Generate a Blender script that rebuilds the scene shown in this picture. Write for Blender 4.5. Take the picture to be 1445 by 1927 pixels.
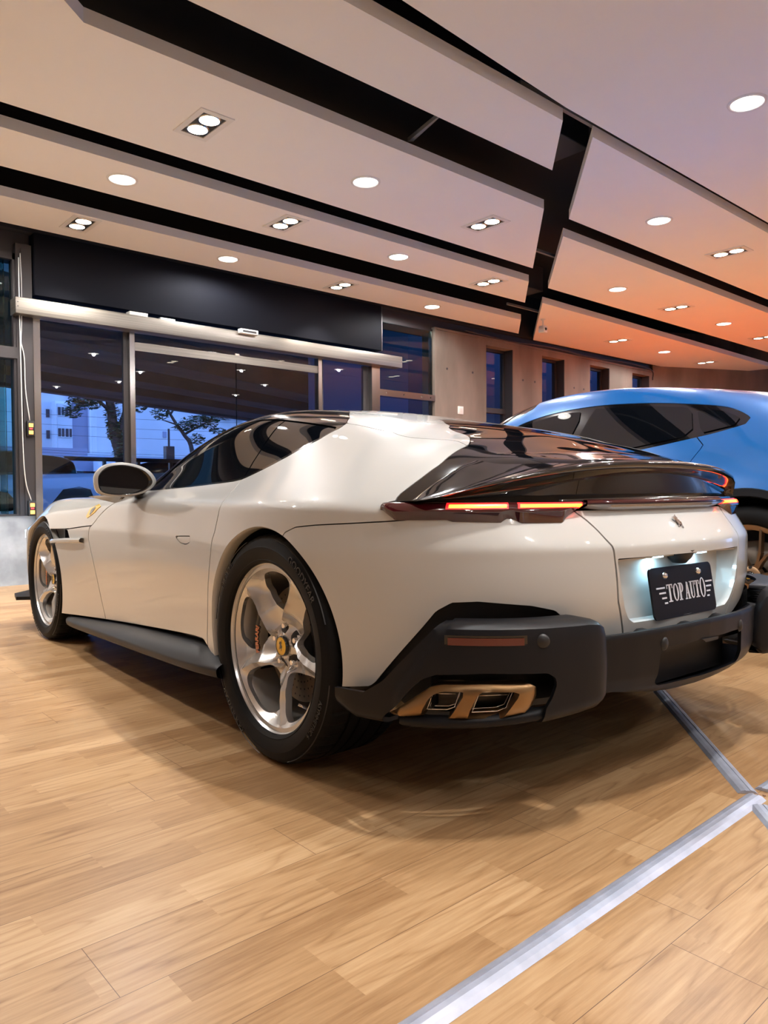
import bpy, bmesh, math, random
import numpy as np
from math import sin, cos, pi, radians, sqrt, atan2
random.seed(7); np.random.seed(7)
for o in list(bpy.data.objects): bpy.data.objects.remove(o)
SC=bpy.context.scene
COL=SC.collection
# ------------------------------------------------------------------ camera (room frame: x towards the door wall, y to the left, z up)
cam=bpy.data.cameras.new('camera'); camo=bpy.data.objects.new('camera',cam); COL.objects.link(camo); SC.camera=camo
from mathutils import Matrix, Vector
R_=Vector((-0.66206,-0.74943,-0.005588)); U_=Vector((0.016821,-0.022314,0.99961)); F_=Vector((0.74926,-0.66171,-0.027379))
F_.normalize(); R_=F_.cross(U_).normalized(); U_=R_.cross(F_)
camo.matrix_world=Matrix(((R_.x,U_.x,-F_.x,-2.0409),(R_.y,U_.y,-F_.y,2.2947),(R_.z,U_.z,-F_.z,.8896),(0,0,0,1)))
cam.sensor_fit='HORIZONTAL'; cam.sensor_width=36; cam.lens=1405.72/1445*36; cam.clip_end=500; cam.clip_start=.05
# ------------------------------------------------------------------ world: blue dusk sky
W=bpy.data.worlds.new('dusk_sky'); SC.world=W; W.use_nodes=True
nt=W.node_tree; nt.nodes.clear()
wo=nt.nodes.new('ShaderNodeOutputWorld'); bg=nt.nodes.new('ShaderNodeBackground'); tc=nt.nodes.new('ShaderNodeTexCoord')
sp=nt.nodes.new('ShaderNodeSeparateXYZ'); rp=nt.nodes.new('ShaderNodeValToRGB')
rp.color_ramp.elements[0].position=0.0; rp.color_ramp.elements[0].color=(.30,.50,1,1)
rp.color_ramp.elements[1].position=.8; rp.color_ramp.elements[1].color=(.10,.25,.80,1)
nt.links.new(tc.outputs['Generated'],sp.inputs[0]); nt.links.new(sp.outputs['Z'],rp.inputs[0]); nt.links.new(rp.outputs[0],bg.inputs[0]); nt.links.new(bg.outputs[0],wo.inputs[0])
SKY=3.0
bg.inputs[1].default_value=SKY
SC.view_settings.view_transform='Standard'; SC.view_settings.look='None'; SC.view_settings.gamma=1; SC.view_settings.exposure=0.10
SC.view_settings.use_curve_mapping=False
SC.cycles.max_bounces=9; SC.cycles.diffuse_bounces=6; SC.cycles.glossy_bounces=4; SC.cycles.transmission_bounces=6; SC.cycles.transparent_max_bounces=12
SC.cycles.sample_clamp_indirect=6; SC.cycles.caustics_reflective=False; SC.cycles.caustics_refractive=False
SC.cycles.use_denoising=True
ROUND_W=95; SPOT_W=170       # lamp powers
WARM=(1,.905,.80); COOL=(.97,.98,1)
# ------------------------------------------------------------------ helpers
def M(name,col,rough=.5,metal=0,coat=0,emit=None,es=0,spec=.5,trans=0,ior=1.5,coat_rough=.03,alpha=1):
    m=bpy.data.materials.new(name); m.use_nodes=True; b=m.node_tree.nodes['Principled BSDF']
    b.inputs['Base Color'].default_value=(*col,1); b.inputs['Roughness'].default_value=rough; b.inputs['Metallic'].default_value=metal
    b.inputs['Coat Weight'].default_value=coat; b.inputs['Coat Roughness'].default_value=coat_rough; b.inputs['Specular IOR Level'].default_value=spec
    b.inputs['Transmission Weight'].default_value=trans; b.inputs['IOR'].default_value=ior; b.inputs['Alpha'].default_value=alpha
    if emit: b.inputs['Emission Color'].default_value=(*emit,1); b.inputs['Emission Strength'].default_value=es
    return m
def nodes(m): return m.node_tree.nodes,m.node_tree.links,m.node_tree.nodes['Principled BSDF']
def noise_col(m,c1,c2,scale=3,detail=5,stretch=(1,1,1),bump=0,rough=None,p0=.35,p1=.65):
    N,L,b=nodes(m); t=N.new('ShaderNodeTexCoord'); mp=N.new('ShaderNodeMapping'); mp.inputs['Scale'].default_value=stretch
    n=N.new('ShaderNodeTexNoise'); n.inputs['Scale'].default_value=scale; n.inputs['Detail'].default_value=detail
    r=N.new('ShaderNodeValToRGB'); r.color_ramp.elements[0].color=(*c1,1); r.color_ramp.elements[1].color=(*c2,1)
    r.color_ramp.elements[0].position=p0; r.color_ramp.elements[1].position=p1
    L.new(t.outputs['Object'],mp.inputs[0]); L.new(mp.outputs[0],n.inputs['Vector']); L.new(n.outputs[0],r.inputs[0]); L.new(r.outputs[0],b.inputs['Base Color'])
    if bump:
        bp=N.new('ShaderNodeBump'); bp.inputs['Strength'].default_value=bump; bp.inputs['Distance'].default_value=.01
        L.new(n.outputs[0],bp.inputs['Height']); L.new(bp.outputs[0],b.inputs['Normal'])
    return m
def tagp(o,label=None,cat=None,group=None,kind=None):
    if label: o['label']=label
    if cat: o['category']=cat
    if group: o['group']=group
    if kind: o['kind']=kind
    return o
def ob(name,V,Fs,mat,parent=None,smooth=False,nrm=None,auto=None):
    me=bpy.data.meshes.new(name); me.from_pydata([tuple(map(float,v)) for v in V],[],[tuple(int(i) for i in f) for f in Fs]); me.validate(clean_customdata=False)
    o=bpy.data.objects.new(name,me); COL.objects.link(o); o.parent=parent
    if isinstance(mat,(list,tuple)):
        for q in mat: me.materials.append(q)
    elif mat: me.materials.append(mat)
    if smooth or nrm is not None: me.polygons.foreach_set('use_smooth',[True]*len(me.polygons))
    if auto is not None:
        me.polygons.foreach_set('use_smooth',[True]*len(me.polygons)); me.set_sharp_from_angle(angle=radians(auto))
    if nrm is not None: me.normals_split_custom_set_from_vertices([tuple(n) for n in nrm])
    me.update(); return o
def empty(name,loc=(0,0,0),rz=0,parent=None):
    o=bpy.data.objects.new(name,None); COL.objects.link(o); o.location=loc; o.rotation_euler=(0,0,rz); o.parent=parent; o.empty_display_size=.1; return o
class MB:
    """collects shapes into one mesh"""
    def __init__(s): s.V=[]; s.F=[]
    def add(s,V,F):
        n=len(s.V); s.V+= [tuple(v) for v in V]; s.F+=[tuple(i+n for i in f) for f in F]; return s
    def box(s,x0,x1,y0,y1,z0,z1):
        return s.add([(x,y,z) for x in (x0,x1) for y in (y0,y1) for z in (z0,z1)],[(0,1,3,2),(4,6,7,5),(0,4,5,1),(2,3,7,6),(0,2,6,4),(1,5,7,3)])
    def bbox(s,x0,x1,y0,y1,z0,z1,b=.005):
        bm=bmesh.new(); bmesh.ops.create_cube(bm,size=1)
        for v in bm.verts: v.co=Vector(((x0+x1)/2+v.co.x*(x1-x0),(y0+y1)/2+v.co.y*(y1-y0),(z0+z1)/2+v.co.z*(z1-z0)))
        bmesh.ops.bevel(bm,geom=bm.edges[:],offset=b,segments=2,affect='EDGES',profile=.5)
        bm.verts.index_update(); s.add([v.co[:] for v in bm.verts],[[v.index for v in f.verts] for f in bm.faces]); bm.free(); return s
    def prism(s,poly,h,ax='z',o=0):
        """poly in 2D, extruded from o to o+h along axis; plane axes are the other two in order"""
        n=len(poly)
        def P(a,b,c): return {'z':(a,b,c),'x':(c,a,b),'y':(a,c,b)}[ax]
        return s.add([P(a,b,o) for a,b in poly]+[P(a,b,o+h) for a,b in poly],[tuple(range(n))[::-1],tuple(range(n,2*n))]+[(i,(i+1)%n,n+(i+1)%n,n+i) for i in range(n)])
    def tube(s,pts,r,n=8,closed=False,cap=True):
        pts=[np.array(p,float) for p in pts]; N=len(pts); base=len(s.V); up=np.array([0,0,1.]); prev=None
        for i,p in enumerate(pts):
            a=pts[(i-1)%N] if (closed or i>0) else p; b=pts[(i+1)%N] if (closed or i<N-1) else p
            d=b-a; d/=np.linalg.norm(d)+1e-12
            if prev is None:
                u=np.cross(d,up); 
                if np.linalg.norm(u)<.05: u=np.cross(d,[1,0,0])
            else: u=prev-d*np.dot(prev,d)
            u/=np.linalg.norm(u)+1e-12; prev=u; w=np.cross(d,u); rr=r[i] if hasattr(r,'__len__') else r
            for k in range(n): s.V.append(tuple(p+rr*(cos(2*pi*k/n)*u+sin(2*pi*k/n)*w)))
        for i in range(N if closed else N-1):
            j=(i+1)%N
            for k in range(n): s.F.append((base+i*n+k,base+i*n+(k+1)%n,base+j*n+(k+1)%n,base+j*n+k))
        if cap and not closed:
            s.F.append(tuple(base+k for k in range(n))[::-1]); s.F.append(tuple(base+(N-1)*n+k for k in range(n)))
        return s
    def lathe(s,prof,c=(0,0,0),ax='z',n=32,cap=False,a0=0,a1=2*pi):
        """prof: (radius, height along axis)"""
        b=len(s.V); full=abs(a1-a0-2*pi)<1e-6; m=n if full else n+1
        for r,h in prof:
            for k in range(m):
                a=a0+(a1-a0)*k/n; p,q=r*cos(a),r*sin(a)
                v={'z':(p,q,h),'y':(p,h,q),'x':(h,p,q)}[ax]; s.V.append((c[0]+v[0],c[1]+v[1],c[2]+v[2]))
        for i in range(len(prof)-1):
            for k in range(n): s.F.append((b+i*m+k,b+i*m+(k+1)%m,b+(i+1)*m+(k+1)%m,b+(i+1)*m+k))
        if cap: s.F.append(tuple(b+k for k in range(m))); s.F.append(tuple(b+(len(prof)-1)*m+k for k in range(m)))
        return s
    def grid(s,G,flip=False):
        G=np.asarray(G,float); a,b=G.shape[:2]; n=len(s.V); s.V+=[tuple(v) for v in G.reshape(-1,3)]
        for i in range(a-1):
            for j in range(b-1):
                f=(n+i*b+j,n+(i+1)*b+j,n+(i+1)*b+j+1,n+i*b+j+1); s.F.append(f[::-1] if flip else f)
        return s
    def ball(s,c,r,seg=12,rings=8,sc=(1,1,1)):
        b=len(s.V)
        for i in range(rings+1):
            t=pi*i/rings
            for k in range(seg): s.V.append((c[0]+r*sc[0]*sin(t)*cos(2*pi*k/seg),c[1]+r*sc[1]*sin(t)*sin(2*pi*k/seg),c[2]+r*sc[2]*cos(t)))
        for i in range(rings):
            for k in range(seg): s.F.append((b+i*seg+k,b+i*seg+(k+1)%seg,b+(i+1)*seg+(k+1)%seg,b+(i+1)*seg+k))
        return s
    def mirror_y(s):
        n=len(s.V); f=list(s.F); s.V+=[(x,-y,z) for x,y,z in s.V]; s.F+=[tuple(i+n for i in q)[::-1] for q in f]; return s
    def flip_y(s):
        s.V=[(x,-y,z) for x,y,z in s.V]; s.F=[q[::-1] for q in s.F]; return s
    def build(s,name,mat,parent=None,smooth=False,auto=None,fixn=True):
        o=ob(name,s.V,s.F,mat,parent)
        if fixn:
            bm=bmesh.new(); bm.from_mesh(o.data); bmesh.ops.recalc_face_normals(bm,faces=bm.faces[:]); bm.to_mesh(o.data); bm.free()
        if smooth: o.data.polygons.foreach_set('use_smooth',[True]*len(o.data.polygons))
        if auto is not None:
            o.data.polygons.foreach_set('use_smooth',[True]*len(o.data.polygons)); o.data.set_sharp_from_angle(angle=radians(auto))
        return o
def cr(pts,n=6,closed=False):
    """Catmull-Rom through points"""
    P=[np.array(p,float) for p in pts]; N=len(P); out=[]
    for i in range(N if closed else N-1):
        p0=P[(i-1)%N] if (closed or i>0) else 2*P[0]-P[1]; p1=P[i]; p2=P[(i+1)%N]; p3=P[(i+2)%N] if (closed or i<N-2) else 2*P[-1]-P[-2]
        for k in range(n):
            t=k/n; out.append(.5*((2*p1)+(-p0+p2)*t+(2*p0-5*p1+4*p2-p3)*t*t+(-p0+3*p1-3*p2+p3)*t**3))
    if not closed: out.append(P[-1])
    return [tuple(p) for p in out]
def text_mesh(body,size=1,ext=.002,shear=0,bold=0):
    cu=bpy.data.curves.new('t','FONT'); cu.body=body; cu.size=size; cu.extrude=ext; cu.align_x='CENTER'; cu.align_y='CENTER'; cu.shear=shear; cu.offset=bold; cu.resolution_u=3
    o=bpy.data.objects.new('t',cu); COL.objects.link(o); dg=bpy.context.evaluated_depsgraph_get(); dg.update()
    me=bpy.data.meshes.new_from_object(o.evaluated_get(dg)); V=[v.co[:] for v in me.vertices]; Fs=[tuple(p.vertices) for p in me.polygons]
    bpy.data.objects.remove(o); bpy.data.meshes.remove(me); bpy.data.curves.remove(cu); return V,Fs

# ================================================================== ROOM
def wood_floor():
    m=M('oak_laminate',(.5,.33,.18),.34,spec=.42); N,L,b=nodes(m)
    t=N.new('ShaderNodeTexCoord'); s=N.new('ShaderNodeSeparateXYZ'); L.new(t.outputs['Object'],s.inputs[0])
    def mt(op,a,b_=None,c=None):
        n=N.new('ShaderNodeMath'); n.operation=op
        for i,v in enumerate((a,b_,c)):
            if v is None: continue
            if isinstance(v,(int,float)): n.inputs[i].default_value=v
            else: L.new(v,n.inputs[i])
        return n.outputs[0]
    X,Y=s.outputs['X'],s.outputs['Y']
    def wn(a,b_):
        c=N.new('ShaderNodeCombineXYZ'); L.new(a,c.inputs[0])
        if b_ is not None: L.new(b_,c.inputs[1])
        w=N.new('ShaderNodeTexWhiteNoise'); w.noise_dimensions='2D'; L.new(c.outputs[0],w.inputs['Vector']); return w.outputs['Value']
    PWD=.19
    row=mt('FLOOR',mt('DIVIDE',X,PWD)); off=mt('MULTIPLY',wn(row,None),1.3)
    yy=mt('DIVIDE',mt('ADD',Y,off),1.25); colm=mt('FLOOR',yy)
    # the printed strips inside each board: two strips, each cut in shorter lengths
    row2=mt('FLOOR',mt('DIVIDE',X,PWD/2)); off2=mt('MULTIPLY',wn(row2,None),3.1); y2=mt('DIVIDE',mt('ADD',Y,off2),.52); col2=mt('FLOOR',y2)
    v=wn(row2,col2); vb=wn(row,colm)
    # grain
    cx=N.new('ShaderNodeCombineXYZ'); L.new(mt('ADD',mt('MULTIPLY',X,1.0),mt('MULTIPLY',v,37.)),cx.inputs[0]); L.new(mt('MULTIPLY',Y,.055),cx.inputs[1]); L.new(mt('MULTIPLY',v,11.),cx.inputs[2])
    n1=N.new('ShaderNodeTexNoise'); n1.inputs['Scale'].default_value=95; n1.inputs['Detail'].default_value=6; n1.inputs['Roughness'].default_value=.65; L.new(cx.outputs[0],n1.inputs['Vector'])
    cx2=N.new('ShaderNodeCombineXYZ'); L.new(mt('ADD',X,mt('MULTIPLY',v,17.)),cx2.inputs[0]); L.new(mt('MULTIPLY',Y,.11),cx2.inputs[1]); L.new(mt('MULTIPLY',vb,9.),cx2.inputs[2])
    wv=N.new('ShaderNodeTexNoise'); wv.inputs['Scale'].default_value=9; wv.inputs['Detail'].default_value=2; L.new(cx2.outputs[0],wv.inputs['Vector'])
    rings=mt('PINGPONG',mt('MULTIPLY',wv.outputs[0],9.),.5)   # cathedral figure
    ringm=mt('MULTIPLY',mt('POWER',mt('MULTIPLY',rings,2.),4.),.30)
    g=mt('SUBTRACT',mt('MULTIPLY',mt('SUBTRACT',n1.outputs[0],.5),1.05),mt('MULTIPLY',ringm,mt('GREATER_THAN',v,.45)))
    val=mt('ADD',mt('ADD',mt('MULTIPLY',mt('SUBTRACT',v,.5),.48),mt('MULTIPLY',mt('SUBTRACT',vb,.5),.14)),mt('ADD',g,.55))
    r=N.new('ShaderNodeValToRGB'); e=r.color_ramp.elements
    e[0].position=.05; e[0].color=(.235,.118,.048,1); e[1].position=.95; e[1].color=(.58,.39,.215,1)
    k=r.color_ramp.elements.new(.5); k.color=(.43,.262,.128,1)
    L.new(val,r.inputs[0])
    fx=mt('FRACT',mt('DIVIDE',X,PWD)); fy=mt('FRACT',yy)
    se=mt('MINIMUM',mt('MULTIPLY',mt('MINIMUM',fx,mt('SUBTRACT',1.,fx)),PWD),mt('MULTIPLY',mt('MINIMUM',fy,mt('SUBTRACT',1.,fy)),1.25))
    seam=mt('GREATER_THAN',se,.0007)
    mx=N.new('ShaderNodeMix'); mx.data_type='RGBA'; mx.inputs['A'].default_value=(.12,.06,.03,1); L.new(seam,mx.inputs['Factor']); L.new(r.outputs[0],mx.inputs['B']); L.new(mx.outputs['Result'],b.inputs['Base Color'])
    rr=mt('ADD',mt('MULTIPLY',n1.outputs[0],.16),.24); L.new(rr,b.inputs['Roughness'])
    bp=N.new('ShaderNodeBump'); bp.inputs['Strength'].default_value=.12; bp.inputs['Distance'].default_value=.0015; L.new(n1.outputs[0],bp.inputs['Height']); L.new(bp.outputs[0],b.inputs['Normal'])
    return m
MT={}
MT['floor']=wood_floor()
MT['panel']=noise_col(M('painted_gypsum',(.90,.90,.885),.85),(.895,.895,.88),(.91,.91,.895),1.5,3)
MT['black_void']=M('black_slab_paint',(.012,.013,.018),.9)
MT['duct']=M('dark_duct',(.03,.03,.034),.7)
MT['conc']=noise_col(M('board_formed_concrete',(.24,.2,.17),.85),(.165,.135,.11),(.25,.205,.17),2.2,8,(1,1,.35),.25)
MT['conc_g']=noise_col(M('grey_concrete',(.4,.4,.4),.8),(.24,.25,.26),(.44,.45,.46),3.5,9,(1,1,1),.4)
MT['steel']=noise_col(M('brushed_steel',(.27,.245,.215),.45,.9),(.22,.20,.18),(.32,.295,.26),6,3,(1,.15,30),0)
MT['steel_b']=M('polished_steel',(.46,.44,.42),.16,1)
MT['dark_metal']=M('dark_painted_steel',(.035,.03,.032),.5)
MT['sign']=M('charcoal_panel',(.008,.009,.014),.7,spec=.12)
MT['glass']=M('clear_glass',(.93,.97,1),0,trans=1,ior=1.45)
MT['gglass']=M('green_tinted_glass',(.42,.72,.62),0,trans=1,ior=1.45)
MT['white_pl']=M('white_plastic',(.8,.8,.78),.4)
MT['blk_pl']=M('black_plastic',(.015,.015,.016),.45)
MT['alu']=noise_col(M('anodised_aluminium',(.48,.52,.64),.42,.5),(.43,.47,.58),(.54,.58,.70),14,4,(1,1,1),.05)
MT['lamp_w']=M('warm_lamp_face',(1,.9,.75),.4,emit=(1,.86,.66),es=9)
MT['lamp_c']=M('cool_lamp_face',(1,1,1),.4,emit=(1,.94,.86),es=9)
MT['amber']=M('amber_led',(.9,.3,.05),.4,emit=(1,.42,.08),es=3)
MT['red_led']=M('red_led',(.9,.05,.05),.4,emit=(1,.05,.05),es=2)
st=dict(kind='structure')
def struct(name,mb,mat,**k):
    o=mb.build(name,mat); o['kind']='structure'
    return o
XW=5.74
struct('floor',MB().box(-8,5.74,-24,8,-.12,0),MT['floor'])
struct('ceiling',MB().box(-8,6.2,-24,8,4.1,4.25),MT['black_void'])
# walls out of view that close the room
MT['white_wall']=M('white_wall_paint',(.80,.79,.77),.7)
struct('wall_back',MB().box(-8.2,-8,-24,8,-.12,4.1),MT['white_wall'])
struct('wall_left',MB().box(-8.2,6,8,8.2,-.12,4.1),MT['white_wall'])
WX=6.0
wr=MB(); a=np.array([5.74,-11.86]); d=np.array([-.42,-.907]); n=np.array([.907,-.42]); e=a+d*14
wr.prism([tuple(a),tuple(a+n*.25),tuple(e+n*.25),tuple(e)],4.1,'z',0); struct('wall_right',wr,MT['conc'])
# door wall: left concrete plinth, window, column, entrance, right glass, concrete with four slots
struct('wall_front_plinth',MB().box(XW,XW+.25,.0,8,0,.672),MT['conc_g'])
fw=MB()
fw.box(XW,XW+.28,-6.74,-5.60,0,3.27)
ws=[(-6.74,-7.40),(-8.18,-8.83),(-9.62,-10.27),(-11.08,-11.73)]
for i,(a0,a1) in enumerate(ws):
    fw.box(XW,XW+.28,a1,a0,0,.95).box(XW,XW+.28,a1,a0,3.185,3.27)
    nx=ws[i+1][0] if i<3 else -11.86
    fw.box(XW,XW+.28,nx,a1,0,3.27)
struct('wall_front',fw,MT['conc'])
struct('trim_1',MB().box(XW-.02,XW+.28,-11.9,-5.57,3.27,3.30).box(XW-.025,XW+.02,-5.60,-5.565,0,3.27),MT['conc'])
struct('wall_front_soffit',MB().box(XW-.05,XW+.45,-12,8,3.42,4.1),MT['black_void'])
struct('trim_2',MB().box(XW+.05,XW+.4,-12,-4.5,3.24,3.42).box(XW+.05,XW+.4,-.0,8,3.2,3.42),MT['dark_metal'])
holes=MB()
for y in (-5.85,-6.42,-7.66,-7.98,-9.12,-9.42,-10.6,-10.85):
    for z in (2.72,1.6): holes.lathe([(.0,-.001),(.018,-.001),(.018,.004)],(XW-.003,y,z),'x',10)
struct('trim_3',holes,MT['dark_metal'])
for i,(a0,a1) in enumerate(ws):
    w=MB(); t=.045
    X0=XW+.16
    w.box(X0,X0+.08,a0-t,a0,.95,3.185).box(X0,X0+.08,a1,a1+t,.95,3.185).box(X0,X0+.08,a1,a0,3.14,3.185).box(X0,X0+.08,a1,a0,.95,.99).box(X0-.02,X0+.08,a1,a0,2.15,2.23)
    w.box(XW+.005,XW+.16,a1,a1+.012,.95,3.185)
    o=w.build('window_%d'%(i+1),MT['dark_metal']); o['kind']='structure'
    MB().box(X0+.03,X0+.045,a1+t,a0-t,.99,3.14).build('window_pane',MT['glass'],o)
# left window and column
struct('wall_front_left',MB().box(XW+.02,XW+.25,1.1,8,.672,4.1),MT['white_wall'])
lw=MB().box(XW,XW+.12,.145,.17,.672,3.2).box(XW-.02,XW+.12,.145,1.1,2.19,2.30).box(XW,XW+.12,.145,1.1,3.14,3.2).box(XW,XW+.12,1.04,1.1,.672,3.2).box(XW-.01,XW+.12,.145,1.1,.672,.69)
o=lw.build('window_5',MT['dark_metal']); o['kind']='structure'
MB().box(XW+.05,XW+.062,.17,1.05,.69,3.14).build('window_pane',MT['gglass'],o)
MB().box(XW+.08,XW+.28,.225,.24,.69,3.14).build('glass_fin',MT['gglass'],o)
struct('trim_4',MB().box(XW-.02,XW+.2,.0,.145,.672,3.3).box(XW-.035,XW-.02,.085,.10,.69,3.25),MT['dark_metal'])
# right glass screen
rw=MB().box(XW+.02,XW+.1,-5.60,-5.55,0,3.24).box(XW-.03,XW+.08,-5.57,-4.49,2.21,2.30)
for y in (-4.62,-4.95,-5.3,-5.48): rw.lathe([(0,-.012),(.012,-.012),(.014,0)],(XW-.03,y,2.255),'x',10)
o=rw.build('window_6',MT['steel_b']); o['kind']='structure'
MB().box(XW+.03,XW+.042,-5.55,-4.45,0,2.21).build('window_pane',MT['glass'],o)
MB().box(XW+.03,XW+.042,-5.55,-4.45,2.3,3.24).build('window_pane_upper',MT['gglass'],o)
# entrance: door_1 with header, posts, leaves
d1=MB().bbox(XW-.16,XW+.02,-4.79,.19,2.60,2.752,.004)
d1=d1.build('door_1',MT['steel'],auto=30); d1['kind']='structure'
MB().box(XW-.161,XW-.158,.165,.175,2.66,2.67).box(XW-.161,XW-.158,.165,.175,2.70,2.71).box(XW-.02,XW+.02,-4.7,.1,2.752,2.79).build('header_detail',MT['dark_metal'],d1)
def pst(y0,y1,z1=2.6,nm='door_post',x0=XW-.03,x1=XW+.06): return MB().box(x0,x1,y0,y1,0,z1).build(nm,MT['steel_b'],d1)
pst(-.064,0); pst(-4.49,-4.345); 
pst(-1.02,-.965); pst(-3.50,-3.445)
MB().box(XW+.03,XW+.08,-.965,-.92,0,2.6).box(XW+.03,XW+.08,-3.56,-3.50,0,2.6).box(XW+.04,XW+.09,-4.345,-4.25,0,2.6).build('door_post',MT['dark_metal'],d1)
MB().box(XW-.015,XW+.02,-3.5,-1.02,2.41,2.50).build('door_rail',MT['steel'],d1)
MB().box(XW-.02,XW-.005,-2.30,-2.24,2.50,2.52).build('rail_clamp',MT['steel_b'],d1)
MB().box(XW,XW+.012,-2.262,-1.02,.02,2.41).build('door_leaf',MT['glass'],d1)
MB().box(XW+.0,XW+.012,-3.445,-2.268,.02,2.41).build('door_leaf',MT['glass'],d1)
MB().box(XW+.05,XW+.062,-.92,-.064,.02,2.6).build('side_light',MT['glass'],d1)
MB().box(XW+.05,XW+.062,-4.345,-3.56,.02,2.6).build('side_light',MT['glass'],d1)
MB().box(XW+.052,XW+.06,-3.5,-1.02,2.50,2.6).build('transom_light',MT['glass'],d1)
# dark sign board over the entrance
o=MB().bbox(XW-.06,XW+.1,-4.515,-.014,2.82,3.42,.004).build('sign_board',MT['sign'],auto=30)
tagp(o,'long blank charcoal board above the sliding glass entrance','board')
MB().box(XW-.064,XW-.06,-4.51,-4.495,2.82,3.42).build('edge_strip',MT['dark_metal'],o)
# door sensor
o=empty('door_sensor',(XW-.17,-2.32,2.77)); tagp(o,'small white motion sensor on the steel entrance header','sensor')
MB().bbox(-.05,.02,-.12,.12,-.045,.01,.008).build('housing',MT['white_pl'],o,auto=30)
MB().box(-.052,-.049,-.09,.09,-.03,-.008).build('lens_window',MT['blk_pl'],o)
o=empty('header_bracket',(XW-.1,-1.02,2.76)); tagp(o,'cluster of small white brackets on the header under the dark board','bracket')
MB().bbox(-.05,.05,-.1,.1,-.01,.03,.003).build('plate',MT['white_pl'],o,auto=30); MB().bbox(-.03,.05,-.42,-.25,-.01,.02,.003).build('plate',MT['white_pl'],o,auto=30)
# control boxes and cords on the dark column
for k,(z,lb) in enumerate([(1.52,'upper control box with two amber lights on the dark column'),(.745,'lower control box with two amber lights just above the concrete plinth')]):
    o=empty('control_box',(XW-.035,.045,z)); tagp(o,lb,'control box','control boxes on the dark column')
    MB().bbox(-.03,.01,-.035,.035,-.075,.075,.006).build('housing',MT['blk_pl'],o,auto=30)
    MB().bbox(-.035,-.028,-.02,.02,.015,.05,.002).build('amber_light',MT['amber'],o); MB().bbox(-.035,-.028,-.02,.02,-.055,-.02,.002).build('amber_light',MT['amber'],o)
    MB().bbox(-.033,-.028,-.014,.014,-.008,.006,.001).build('red_light',MT['red_led'],o)
c=MB().tube(cr([(XW-.045,.11,3.2),(XW-.05,.105,2.9),(XW-.05,.11,2.5),(XW-.045,.115,2.35),(XW-.045,.09,2.2),(XW-.05,.085,1.9),(XW-.045,.05,1.6)],6),.005,6)
tagp(c.build('power_cord',MT['white_pl'],smooth=True),'grey cord running down the column to the upper control box','cord','cords on the column')
c=MB().tube(cr([(XW-.065,.13,3.15),(XW-.065,.13,2.6),(XW-.065,.128,2.3),(XW-.065,.125,1.8),(XW-.065,.12,1.3),(XW-.06,.10,1.0),(XW-.05,.05,.82)],6),.005,6)
tagp(c.build('power_cord',MT['white_pl'],smooth=True),'grey cord hanging down the column to the lower control box','cord','cords on the column')
o=empty('wall_outlet',(XW-.006,-6.138,2.12)); tagp(o,'small square white wall plate on the brown concrete wall','wall plate')
MB().bbox(-.006,.006,-.06,.06,-.06,.06,.003).build('plate',MT['white_pl'],o,auto=30); MB().bbox(-.009,-.004,-.035,.035,-.03,.03,.002).build('cover',M('outlet_cover',(.72,.70,.66),.5),o,auto=30)
# conduit cables along the concrete head
tagp(MB().tube(cr([(XW-.05,-6.2,3.33),(XW-.06,-7.2,3.30),(XW-.05,-8.5,3.34),(XW-.06,-9.6,3.30),(XW-.05,-10.8,3.34),(XW-.05,-11.7,3.30),(XW-.06,-11.75,3.1)],5),.012,6).build('cable',MT['dark_metal'],smooth=True),'brown cable running along the top of the concrete wall','cable')
# ------------------------------------------------------------------ ceiling panels
ZC=3.4; TH=.083
PAN=[('ceiling_panel',[(4.90,-6.54),(5.53,-7.28),(5.50,7),(4.80,7)]),
 ('ceiling_panel',[(3.58,-5.01),(4.235,-5.78),(4.235,7),(3.56,7)]),
 ('ceiling_panel',[(2.05,-3.24),(3.215,-4.61),(3.215,7),(-3.2,7),(2.05,.80)]),
 ('ceiling_panel',[(1.0,-2.03),(1.52,-2.63),(1.52,.72),(1.0,1.25)]),
 ('ceiling_panel',[(-7.9,-23),(.876,-23),(.884,-1.9),(.80,-.3),(.78,1.2),(-4.7,7),(-7.9,7)]),
 ('ceiling_panel',[(1.0,-2.39),(1.0,-20),(2.05,-20),(2.05,-3.62)]),
 ('ceiling_panel',[(2.36,-3.97),(2.36,-18),(3.60,-18),(3.60,-5.42)]),
 ('ceiling_panel',[(4.09,-5.965),(4.25,-14.1),(5.65,-13.86),(5.69,-7.87)])]
for nme,poly in PAN:
    o=MB().prism(poly,TH,'z',ZC).build('ceiling_panel',MT['panel']); o['kind']='structure'
# ducts and hangers in the void
def void(nm,lb,cat,mb,mat): tagp(mb.build(nm,mat),lb,cat)
void('air_duct','dark rectangular duct in the gap above the ceiling panels nearest the door','duct',MB().bbox(4.25,4.75,-6.2,6,3.62,3.95,.01),MT['duct'])
void('air_duct','dark duct in the wide black gap between the two middle ceiling panels','duct',MB().bbox(1.56,1.98,-3.2,.6,3.75,4.05,.01),MT['duct'])
void('hanger_channel','pale steel channel crossing the black diagonal gap nearest the camera','channel',MB().box(1.02,1.05,-3.2,-1.6,3.5,3.53),M('dull_steel',(.16,.16,.16),.5))
void('hanger_channel','pale steel channel slanting across the wide black gap','channel',MB().prism([(1.55,-1.5),(1.58,-1.5),(2.1,-1.62),(2.07,-1.65)],.03,'z',3.52),M('dull_steel_b',(.16,.16,.16),.5))
void('hanger_channel','pale steel channel in the diagonal gap between the middle panels','channel',MB().box(3.0,3.03,-5.2,-4.2,3.5,3.53),M('dull_steel_c',(.16,.16,.16),.5))
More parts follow.
